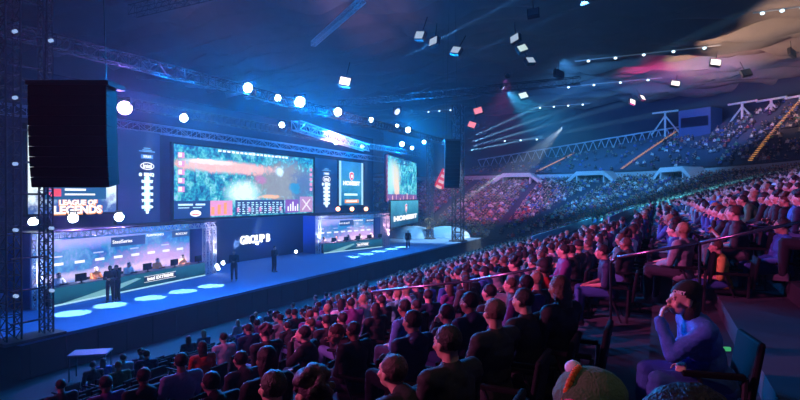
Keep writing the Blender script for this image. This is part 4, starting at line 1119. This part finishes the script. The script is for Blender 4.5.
# ------------------------------------------------------------------ lights
def spot(name, p, target, col, power, size, blend=.5, rad=.2, parent=None):
    l = bpy.data.lights.new(name, 'SPOT'); l.color = col; l.energy = power; l.spot_size = math.radians(size); l.spot_blend = blend; l.shadow_soft_size = rad
    o = bpy.data.objects.new(name, l); C.objects.link(o); d = Vector(target)-Vector(p); o.rotation_euler = d.to_track_quat('-Z', 'Y').to_euler(); o.location = p
    return o
def fixture(p, target, s, lens, label):
    """stage lamp: yoke, barrel and shining lens aimed at target"""
    p = Vector(p); d = (Vector(target)-p).normalized(); q = d.to_track_quat('-Z', 'Y')
    r = empty('stage_lamp', p); tag(r, label, 'stage lamp')
    M = q.to_matrix().to_4x4()
    b = MB(); b.lathe([(s*.6, .95*s), (s*.8, .7*s), (s, .05*s), (s*1.05, 0)], 16, M); ba_ = b.build('barrel', BLACK, r, smooth=False)
    b = MB(); b.lathe([(s*.93, -.03*s), (s*.7, -.16*s), (s*.3, -.24*s)], 18, M); b.build('lens', lens, ba_, smooth=True)
    b = MB(); b.bar((-s*1.15, 0, 0), (-s*1.15, 0, s*1.3), .03, 5); b.bar((s*1.15, 0, 0), (s*1.15, 0, s*1.3), .03, 5); b.bar((-s*1.15, 0, s*1.3), (s*1.15, 0, s*1.3), .03, 5); b.build('yoke', DARKMETAL, r)
    return r
CAMP = Vector((0, 0, EYE))
BL = em((.35, .65, 1), 20, 'lens_blue'); WH = em((.75, .9, 1), 25, 'lens_white'); PU = em((.9, .6, 1), 6, 'lens_lilac')
lampdef = [
 (125, 108, -23, .5, PU, (.6, .4, 1), 'big lilac-white stage lamp right of the hanging speakers'), (184, 118, -23, .32, WH, (.3, .6, 1), 'white stage lamp above the left end of the main video wall'),
 (248, 88, -21, .4, WH, (.2, .5, 1), 'bright star-like stage lamp above the middle of the main video wall'), (278, 98, -21, .28, WH, (.3, .6, 1), 'smaller stage lamp left of the brightest one'),
 (300, 102, -21, .5, WH, (.2, .5, 1), 'brightest stage lamp over the right part of the main video wall'), (338, 112, -21, .42, WH, (.2, .5, 1), 'stage lamp above the right end of the pink-lit truss'),
 (282, 125, -25, .3, WH, (.7, .8, 1), 'low white stage lamp just left of the pink-lit truss'), (371, 120, -22, .3, WH, (.3, .6, 1), 'small stage lamp over the crest screen'),
 (408, 130, -23, .42, WH, (.2, .5, 1), 'wide stage lamp above the angled far screen'), (397, 126, -23, .25, WH, (.2, .5, 1), 'tiny stage lamp left of the wide far lamp'),
 (402, 144, -26, .4, BL, (.2, .5, 1), 'low blue stage lamp over the angled screen'), (424, 142, -24, .32, BL, (.2, .5, 1), 'blue stage lamp right of the angled screen top'), (412, 148, -26, .3, BL, (.2, .5, 1), 'lowest far blue lamp'), (362, 147, -25, .3, PU, (.6, .5, 1), 'lilac lamp at the far end of the pink-lit truss'), (336, 143, -25, .22, WH, (.6, .6, 1), 'small white lamp under the pink-lit truss'),
 (33, 222, -25.8, .3, WH, (.1, .35, 1), 'left of the three lamps on top of the left player booth'), (73, 218, -25.8, .34, WH, (.1, .35, 1), 'middle of the three lamps on top of the left player booth'), (119, 217, -25.8, .34, WH, (.1, .35, 1), 'right of the three lamps on top of the left player booth'),
]
for (px, py, X, s, lens, col, lab) in lampdef:
    p = onX(px, py, X); tgt = Vector((-4, 14+rnd.uniform(-4, 6), 3)); fixture(p, CAMP+Vector((rnd.uniform(-6, 2), rnd.uniform(2, 14), -2)), s*.72, lens, lab)
# light from the stage lamps: blue washes over stands, stage and haze, plus added unseen spots
def aim(px, py, D): return atD(px, py, D)
def L_(px, py, X): return onX(px, py, X)
for (px, py, X, s, lens, col, lab) in lampdef:           # each stage lamp throws a wide blue wash at the house
    if s >= .32: q = L_(px, py, X); spot('lamp_light', q+(CAMP-q).normalized()*.35, (-4, 12, 5), (0, .27, 1) if px > 130 else (.3, .15, 1), (12000 if X > -25 and px > 130 else 2800 if px > 120 else 2500)*s/.4, 150, .9, .12)
spot('wash', (-19, 38, 13), (-3, 32, 3), (.02, .4, 1), 7000, 70, .8, .3)
spot('wash', (-14, 52, 17), (-2, 58, 5), (.05, .55, 1), 75000, 58, .8, .3)
spot('wash', (-10, 62, 22), (-10, 97, 8), (.08, .4, 1), 50000, 80, .8, .3)  # unseen spot added to brighten the far fascia
spot('wash', (-17, -4, 11), (-2, 7, 4.5), (1, .1, .55), 2400, 60, .7, .3)
spot('wash', (-11, -3, 12), (0, 20, 4), (1, .13, .5), 14000, 50, .7, .3)
spot('wash', (-16, 60, 20), (-25, 84, 5), (1, .1, .5), 26000, 50, .7, .3)
spot('wash', (-15, -2, 10), (-.3, 3.8, 5.3), (1, .2, .5), 6000, 15, .8, .2)  # unseen narrow key added to brighten the beanie woman's face
spot('added_house_light', (5, 1, 24), (-.3, 2.6, 4.8), (1, .8, .55), 1200, 14, .6, .3)  # unseen warm spot added over the plush hat and the aisle
# blue light up into the roof
spot('uplight', (-27, 20, 11), (-24, 24, 27), (0, .2, 1), 3000, 140, .9, .4)
spot('uplight', (-24, 38, 12), (-20, 38, 27), (0, .22, 1), 3000, 140, .9, .4)
spot('uplight', (-18, 85, 17), (-10, 112, 20), (.03, .25, 1), 14000, 100, .9, .4)  # unseen spot added to brighten the far zigzag truss
spot('uplight', (5, 80, 17), (8, 108, 24), (.08, .3, 1), 13000, 90, .9, .4)  # second added spot for the zigzag truss, further right
# warm projectors raking the ceiling at the right
for px, py, D, tx, ty, pw in ((712, 62, 56, 22, 55, 4200), (672, 80, 64, 20, 70, 6500), (636, 96, 76, 16, 84, 6500)):
    p = atD(px, py, D); p.z = min(p.z, 24.0); p.z = min(p.z, 23.4); spot('ceiling_glow', p+Vector((.8, -2, .3)), (p.x+14, p.y+8, 25.4), (1, .6, .4), pw*1.7, 80, .8, .3)
spot('ceiling_glow', (-4, 86, 19), (4, 92, 27), (.8, .06, .3), 9000, 120, .9, .3)
# stage wash
spot('stage_wash', (-21, 30, 12), (-24, 30, 1.3), (0, .22, 1), 5500, 120, .9, .5)
spot('stage_wash', (-21, 17, 12), (-24, 17, 1.3), (0, .22, 1), 4500, 110, .9, .5)
spot('stage_wash', (-20, 52, 13), (-22, 55, 1.3), (.6, .85, 1), 16000, 55, .6, .3)
# round light pools along both booths
def pools(pts, zz, dia, pw, col, dY=0):
    for px, py in pts:
        q = onZ(px, py, SZ); spot('pool', (q.x, q.y, zz), q, col, pw, math.degrees(2*math.atan(dia/2/(zz-SZ))), .03, .02)
pools(((72, 313.5), (110, 305.5), (150, 298), (183, 291.5), (211, 286)), 11, 1.4, 26000, (.75, 1, .95))
pools(((352, 257), (366, 254), (379, 251.5), (391, 249), (402, 247)), 11, 1.35, 40000, (.6, 1, 1))
# white follow spot hitting the far stage from the right
tg = onZ(411, 238, SZ); src = atD(505, 193, 95); src.z = min(src.z+4, 15)
spot('follow_spot', src, tg, (.9, .95, 1), 420000, 3.2, .3, .1)
tg2 = onZ(450, 238, SZ); spot('follow_spot', (-12, 75, 16), tg2, (.8, .95, 1), 60000, 22, .5, .1)
# narrow beams in the haze
def beam(px0, py0, X0, px1, py1, X1, col, pw, ang=2.2):
    spot('beam', onX(px0, py0, X0), onX(px1, py1, X1), col, pw, ang, .2, .06)
beam(296, 104, -21.2, 200, 141, -23, (.25, .6, 1), 700000)
beam(385, 68, -20, 620, -55, -2, (.1, .4, 1), 3000000, 1.5)
beam(402, 84, -20, 640, -20, -2, (.1, .4, 1), 2000000, 1.5)
for i, (y0, y1) in enumerate(((141, 62), (145, 84), (149, 100), (152, 118))):
    a_ = atD(463, y0, 52); c_ = atD(800, y0+(y1-y0)*1.93, 22); spot('beam', a_, c_, (.25, .65, 1), 3000000, .8, .2, .06)
for p, tg, lab in (((-14, 52, 17), (-2, 58, 5), 'added roof-hung wash lamp high over the cross aisle'), ((-16, 60, 20), (-25, 84, 5), 'added roof-hung wash lamp above the far speaker column'), ((-19, 38, 13), (-3, 32, 3), 'added wash lamp on the front truss near the crest screen')):  # lamp bodies added where the wash spots show cones in the haze
    fixture(Vector(p)-(Vector(tg)-Vector(p)).normalized()*.4, tg, .3, em((.5, .6, .9), 2), lab)
# ------------------------------------------------------------------ player booths
def workstation(parent_loc, rz, i, where):
    """monitor, keyboard: separate things on the desk"""
    pass
def booth(A, B, zt, label, side, warm):
    """A,B front corners; truss arch with LED back wall"""
    A = Vector((A[0], A[1], 0)); B = Vector((B[0], B[1], 0)); d = B-A; w = d.length; rz = math.atan2(d.y, d.x); h = zt-SZ
    r = empty('player_booth', (A.x, A.y, SZ), rz); tag(r, label, 'player booth')
    tm = mat('booth_truss_'+side, (.85, .85, .9), .35, .4)
    truss_mb((0, 0, h-.15), (w, 0, h-.15), w=.32, r=.03, rb=.02).build('top_truss', tm, r)
    for x in (.15, w-.15, w-.75): truss_mb((x, 0, 0), (x, 0, h-.3), w=.3, r=.03, rb=.02).build('column_truss', tm, r)
    b = MB(); b.box(.3, w-.3, 1.7, 1.85, 0, h-.1); b.build('rear_wall', BLACK, r)
    b = MB(); b.box(.32, w-.32, 1.67, 1.7, .5, h-.12); o = b.build('backdrop_display', game_mat('booth_picture_'+side, w, h, 31 if side == 'left' else 47, 1.7, 'booth'), r)
    b = MB(); b.box(0, w, -.2, 1.85, h, h+.05); b.build('roof', BLACK, r)
    for s, x in ((0, .02), (1, w-.1)): b = MB(); b.box(x, x+.06, .3, 1.85, 0, h); b.build('side_panel', mat('booth_side', (.05, .15, .5), .6), r)
    # sponsor plates on the backdrop
    wb = em((.9, .95, 1), 1.3)
    for i in range(9):
        x = .9+i*(w-1.8)/8.5; rects_y(r, [(x, x+.55, 1.55, 1.68)], wb, 1.65, 'sponsor_plate')
        if i % 2: rects_y(r, [(x-.1, x+.5, 1.95, 2.02)], em((.5, .6, 1), 1.2), 1.65, 'sponsor_plate')
    lettering(r, 'SteelSeries' if side == 'left' else 'intel', w*.52, h*.74, .2, W1, 1.6, 'backdrop_lettering', width=1.3)
    rects_y(r, [(w*.46, w*.66, h*.66, h*.82)], NVY, 1.66, 'backdrop_plate')
    lettering(r, 'PLANTRONICS', w*.72, h*.80, .14, W1, 1.6, 'backdrop_lettering', width=1.3)
    rects_y(r, [(w*.84, w*.97, h*.72, h*.84)], NVY, 1.66, 'backdrop_plate')
    lettering(r, 'ROCCAT', w*.905, h*.78, .14, W1, 1.6, 'backdrop_lettering', width=1.0)
    return r, A, d.normalized(), w, rz
def rects_y(parent, L, m, y, name):
    b = MB()
    for (x0, x1, z0, z1) in L: b.box(x0, x1, y-.006, y, z0, z1)
    return b.build(name, m, parent)
def setup(A, B, zt, label, side, jackets, ordw):
    r, A, u, w, rz = booth(A, B, zt, label, side, 0)
    fwd = Vector((u.y, -u.x, 0))          # towards the audience
    # desk
    dk = empty('player_desk', A+Vector((0, 0, SZ))+u*.6+fwd*.15, rz); tag(dk, 'long panelled player desk glowing teal in the %s booth' % side, 'desk')
    dw = w-1.7
    b = MB(); b.box(0, dw, 0, .8, .78, .82); b.build('desk_top', mat('desk_top', (.05, .06, .08), .4), dk)
    b = MB(); b.box(0, dw, -.06, 0, .0, .8); b.build('front_panel', grad_mat('desk_glow_'+side, (.003, .03, .08), (.01, .13, .2), (.02, .16, .26), 1.0, .8), dk)
    b = MB(); b.box(0, dw, -.09, -.06, .0, .07); b.build('light_edge', em((.45, .85, .95), 1.0), dk)
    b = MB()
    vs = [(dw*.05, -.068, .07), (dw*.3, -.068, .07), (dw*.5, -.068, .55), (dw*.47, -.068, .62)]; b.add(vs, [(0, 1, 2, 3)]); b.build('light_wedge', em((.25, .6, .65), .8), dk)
    lp = rects_y(dk, [(dw*.52, dw*.75, .3, .6)], em((.01, .02, .05), 1), -.07, 'logo_plate')
    rects_y(dk, [(dw*.52, dw*.75, .59, .61), (dw*.52, dw*.75, .29, .31)], W1, -.075, 'logo_plate_edge')
    lettering(dk, 'intel EXTREME', dw*.635, .45, .17, W1, -.08, 'logo_lettering', width=dw*.19, bold=.01)
    for x in (.1, dw-.2): b = MB(); b.box(x, x+.06, .1, .7, 0, .78); b.build('leg', BLACK, dk)
    for i in range(5):
        x = dw*(.1+.2*i); base = dk.location+u*x
        # monitor (seen from behind)
        mo = empty('monitor', base+Vector((0, 0, .82))+u*.62-fwd*.15, rz+PI); tag(mo, 'black desk monitor seen from behind, %s from the left in the %s booth' % (ordw[i], side), 'monitor', 'gaming monitors in the %s booth' % side)
        b = MB(); b.box(-.29, .29, -.02, .03, .1, .46); ca_ = b.build('casing', BLACK, mo, bevel=.008)
        b = MB(); b.box(-.27, .27, -.025, -.02, .12, .44); b.build('display', em((.6, .75, 1), 2.0), ca_)
        b = MB(); b.box(-.03, .03, .03, .06, 0, .25); b.box(-.13, .13, -.05, .12, 0, .015); b.build('stand', BLACK, mo)
        kb = MB().box(-.22, .22, -.07, .07, 0, .025).build('keyboard', BLACK, None, bevel=.004); kb.location = base-fwd*.5+Vector((0, 0, .822)); kb.rotation_euler = (0, 0, rz); tag(kb, 'black keyboard of the %s player from the left in the %s booth' % (ordw[i], side), 'keyboard', 'keyboards in the %s booth' % side)
        pb_ = base-fwd*.95+u*.0
        person('player', pb_, rz, top=jackets[i], hair=['dark', 'fair', 'dark', 'brown', 'dark'][i], skin=(.7, .48, .38), scale=1.1, label='seated player in headset, %s from the left in the %s booth' % (ordw[i], side), group='players in the %s booth' % side)
        c = chair(pb_-fwd*.02, rz, 'gaming chair of the %s player from the left in the %s booth' % (ordw[i], side), 'player chairs in the %s booth' % side)
    return r, A, u, w, rz, fwd
OW = ['first', 'second', 'third', 'fourth', 'fifth']
A1, B1 = onZ(34, 310, SZ), onZ(214, 273, SZ)
d1 = -A1.x*SY+A1.y*CY
zt1 = EYE-(234-HZ)/F*d1
setup(A1, B1, zt1, 'left player booth framed by white lattice truss with blue backdrop', 'left', [(.7, .68, .7), (.8, .22, .05), (.75, .7, .65), (.8, .25, .08), (.7, .3, .15)], OW)
A2, B2 = onZ(317, 254, SZ), onZ(388, 246, SZ)
d2 = -A2.x*SY+A2.y*CY
zt2 = EYE-(216-HZ)/F*d2
setup(A2, B2, zt2, 'right player booth framed by pink-lit lattice truss', 'right', [(.75, .7, .72), (.7, .7, .75), (.75, .7, .7), (.7, .7, .75), (.7, .65, .7)], OW)
def inside(A, B, zt, cols, pw):
    A = Vector((A.x, A.y, 0)); B = Vector((B.x, B.y, 0)); u = (B-A).normalized(); f = Vector((u.y, -u.x, 0)); w = (B-A).length
    for k, c in zip((.25, .75), cols):
        p = A+u*w*k+f*.1+Vector((0, 0, zt-.3)); t = A+u*w*k-f*1.8+Vector((0, 0, SZ+.8)); spot('booth_light', p, t, c, pw*3, 85, .5, .15)
    for k in (.0, 1.0):
        p = A+u*w*k+f*.9+Vector((0, 0, SZ+.15)); spot('truss_uplight', p, A+u*w*k+Vector((0, 0, zt)), cols[0] if k else (.5, .6, 1), pw*5, 50, .7, .1)
inside(A1, B1, zt1, ((.95, .8, 1), (1, .75, .7)), 500)
inside(A2, B2, zt2, ((1, .5, .7), (1, .55, .35)), 700)
p = onX(320, 130, -21); spot('truss_glow', (-19.5, 30, 8.5), (-21.6, 32, 10.6), (1, .45, .6), 7000, 60, .6, .2)
# glowing words on the set wall
r = empty('group_sign', (-28.35, onX(240, 240, -28.35).y, 0), PI/2); tag(r, 'glowing white sign reading GROUP B on the dark set wall', 'sign')
ws = onX(269, 240, -28.35).y-onX(239, 240, -28.35).y
lettering(r, 'GROUP B', ws/2, onX(254, 239.5, -28.35).z, .62, em((.9, .95, 1), 2.2), 0, 'lettering', width=ws, bold=.03, depth=.03)
# small ground beam lamps on the stage
GLENS = em((.6, .75, 1), 14, 'lens_ground')
for (px, py, tx, ty, lab) in ((217, 266, 252, 215, 'upper small floor lamp right of the left booth'), (223, 263, 262, 210, 'small floor lamp beside the left booth column'), (218, 271, 255, 240, 'lowest small floor lamp right of the left booth'), (296, 253, 318, 230, 'small red-beamed floor lamp left of the right booth'), (257, 243, 262, 222, 'floor lamp under the GROUP B letters')):
    p = onX(px, py, -27.4 if px > 250 else -25.5); p.z = max(p.z, SZ+.3)
    fixture(p, CAMP, .14, GLENS, lab)
spot('wall_beam', onX(248, 262, -26.5), onX(237, 245, -28.3), (.5, .8, 1), 2500, 16, .5, .05)
spot('wall_beam', onX(263, 256, -26.5), onX(258, 228, -28.3), (.5, .8, 1), 2500, 14, .5, .05)
spot('wall_beam', onX(255, 260, -26.5), onX(285, 215, -28.4), (.05, .15, 1), 3000, 60, .8, .05)
for px in (338, 352, 366): fixture(onX(px, 209, -27.5), CAMP, .22, em((1, .35, .15), 8, 'lens_orange'), '%s of the three small orange lamps above the right booth' % {338: 'left', 352: 'middle', 366: 'right'}[px])

# people on stage
def stander(px, py, key, rz, top, legs, label, scale=1.0, X=None):
    q = onZ(px, py, SZ); return person(key, q, rz, top=top, hair='dark', legs=legs, label=label, scale=scale)
stander(110, 302, 'stand_front', YAW+.3, 'black', (.01, .01, .012), 'cameraman-like person in black silhouetted in front of the left booth desk', 1.0)
stander(117, 301, 'stand_front', YAW-.5, 'black', (.01, .01, .012), 'second black silhouette close beside the person before the left booth', 1.0)
stander(234, 281, 'stand_front', YAW+.2, 'black', (.01, .01, .012), 'dark standing person between the left booth and the GROUP B sign', 1.05)
stander(274, 272, 'stand_front', PI/2, 'black', (.01, .01, .012), 'dark presenter standing right of the GROUP B sign', 1.0)
stander(408, 248, 'stand', YAW, 'black', (.01, .01, .012), 'small dark silhouette standing before the bright far stage floor', 1.0)
stander(318, 250, 'stand_front', FACE, (.7, .25, .08), (.03, .03, .05), 'person in orange top standing at the left end of the right booth', 1.0)
# far crowd standing person in white at the barrier
def far_person(px, py, D, key, top, lab):
    p = atD(px, py, D); k = min(NROW-1, max(0, round((p.x-XC-5.7)/PITCH))); person(key, (XC+rowR(k), p.y, rowz(k)), FACE, top=top, legs=(.1, .1, .12), label=lab)
far_person(654, 205, 34, 'stand_clap', 'white', 'person in white standing among the seated rows in the side stand')
# trophy and domes on the far stage
q = onZ(429, 238, SZ); r = empty('trophy_plinth', q); tag(r, 'blue round plinth on the bright far stage', 'plinth')
b = MB(); b.lathe([(.75, 0), (.7, .1), (.55, .2), (.55, .95), (.65, 1.05)], 20); b.build('body', mat('plinth_blue', (.05, .2, .5), .4), r, smooth=False)
b = MB(); b.lathe([(.66, 1.05), (.66, 1.1)], 20); b.build('top', WHT, r)
t = empty('trophy', q+Vector((0, 0, 1.1))); tag(t, 'golden trophy cup standing on the blue plinth', 'trophy')
b = MB(); b.lathe([(.35, 0), (.3, .12), (.1, .25), (.08, .5), (.25, .7), (.36, 1.0), (.38, 1.3), (.34, 1.3), (.3, 1.0)], 20); b.build('cup', mat('gold', (1, .6, .2), .25, .9), t, smooth=True)
for s in (-1, 1):
    b = MB()
    for i in range(8):
        a0, a1 = -PI/2+PI*i/8, -PI/2+PI*(i+1)/8; b.bar((s*(.33+.2*math.cos(a0)), 0, .95+.22*math.sin(a0)), (s*(.33+.2*math.cos(a1)), 0, .95+.22*math.sin(a1)), .035, 6)
    b.build('handle', mat('gold', (1, .6, .2), .25, .9), t, smooth=True)
for px, py, s, lab in ((413, 236, 3.2, 'left smooth blue mound on the far stage'), (446, 236, 3.0, 'right smooth blue mound on the far stage')):
    q = onZ(px, 237, SZ); o = MB(); o.ell((0, 0, 0), (s, s*.8, 1.35), 24, 14)
    oo = o.build('stage_mound', mat('mound_blue', (.1, .3, .55), .5), None, smooth=True); oo.location = q; oo.data.transform(Matrix.Identity(4)); tag(oo, lab, 'stage set piece')
    bm = bmesh.new(); bm.from_mesh(oo.data); bmesh.ops.bisect_plane(bm, geom=bm.verts[:]+bm.edges[:]+bm.faces[:], plane_co=(0, 0, 0), plane_no=(0, 0, -1), clear_outer=True); bm.to_mesh(oo.data); bm.free()
# folded white table / camera case in the dark front area
q = onZ(90, 352, .9); r = empty('equipment_table', (q.x, q.y, 0), YAW+.2); tag(r, 'small table with pale top in the dark pit before the stage', 'table')
b = MB(); b.box(-.6, .6, -.35, .35, .84, .9); b.build('table_top', mat('table_top', (.12, .15, .24), .5), r)
for sx in (-1, 1):
    for sy in (-1, 1): b = MB(); b.bar((sx*.55, sy*.3, 0), (sx*.55, sy*.3, .84), .025, 6); b.build('leg', DARKMETAL, r)

# ------------------------------------------------------------------ haze
for HZD, bx in ((.0029, (-74, -13, -24, 139, .05, 25.0)), (.0010, (-12.99, 36, 2, 39.99, .05, 25.0)), (.0026, (-12.99, 20, 40, 76, .05, 25.0))):
 m = bpy.data.materials.new('haze'); m.use_nodes = True; N = m.node_tree.nodes; N.clear()
 out = N.new('ShaderNodeOutputMaterial'); vs_ = N.new('ShaderNodeVolumeScatter'); vs_.inputs['Density'].default_value = HZD; vs_.inputs['Color'].default_value = (.8, .9, 1, 1); vs_.inputs['Anisotropy'].default_value = .3
 m.node_tree.links.new(vs_.outputs[0], out.inputs['Volume'])
 o = MB().box(*bx).build('haze', m); tag(o, {.0029: 'dense blue haze over the stage side', .0010: 'thin haze over the near side stand', .0026: 'blue haze over the far end of the side stand'}[HZD], 'haze', kind='stuff')

# ------------------------------------------------------------------ world, render settings
w = bpy.data.worlds.new('world'); sc.world = w; w.use_nodes = True
bg = w.node_tree.nodes['Background']; bg.inputs[0].default_value = (.02, .05, .16, 1); bg.inputs[1].default_value = .004
sc.view_settings.view_transform = 'Standard'; sc.view_settings.look = 'None'; sc.view_settings.gamma = 1; sc.view_settings.use_curve_mapping = False
sc.view_settings.exposure = -0.1
cy = sc.cycles; cy.use_denoising = True; cy.max_bounces = 4; cy.diffuse_bounces = 2; cy.glossy_bounces = 2; cy.volume_bounces = 0; cy.transmission_bounces = 2
cy.sample_clamp_indirect = 4; cy.use_light_tree = True; cy.caustics_reflective = False; cy.caustics_refractive = False
for k_ in list(KIDS): pass
for o in PROTO.values():
    try:
        for pk in ('_head', '_RH'):
            if pk in o: del o[pk]
    except ReferenceError: pass
for o in bpy.data.objects:
    for pk in ('_head', '_RH'):
        if pk in o: del o[pk]
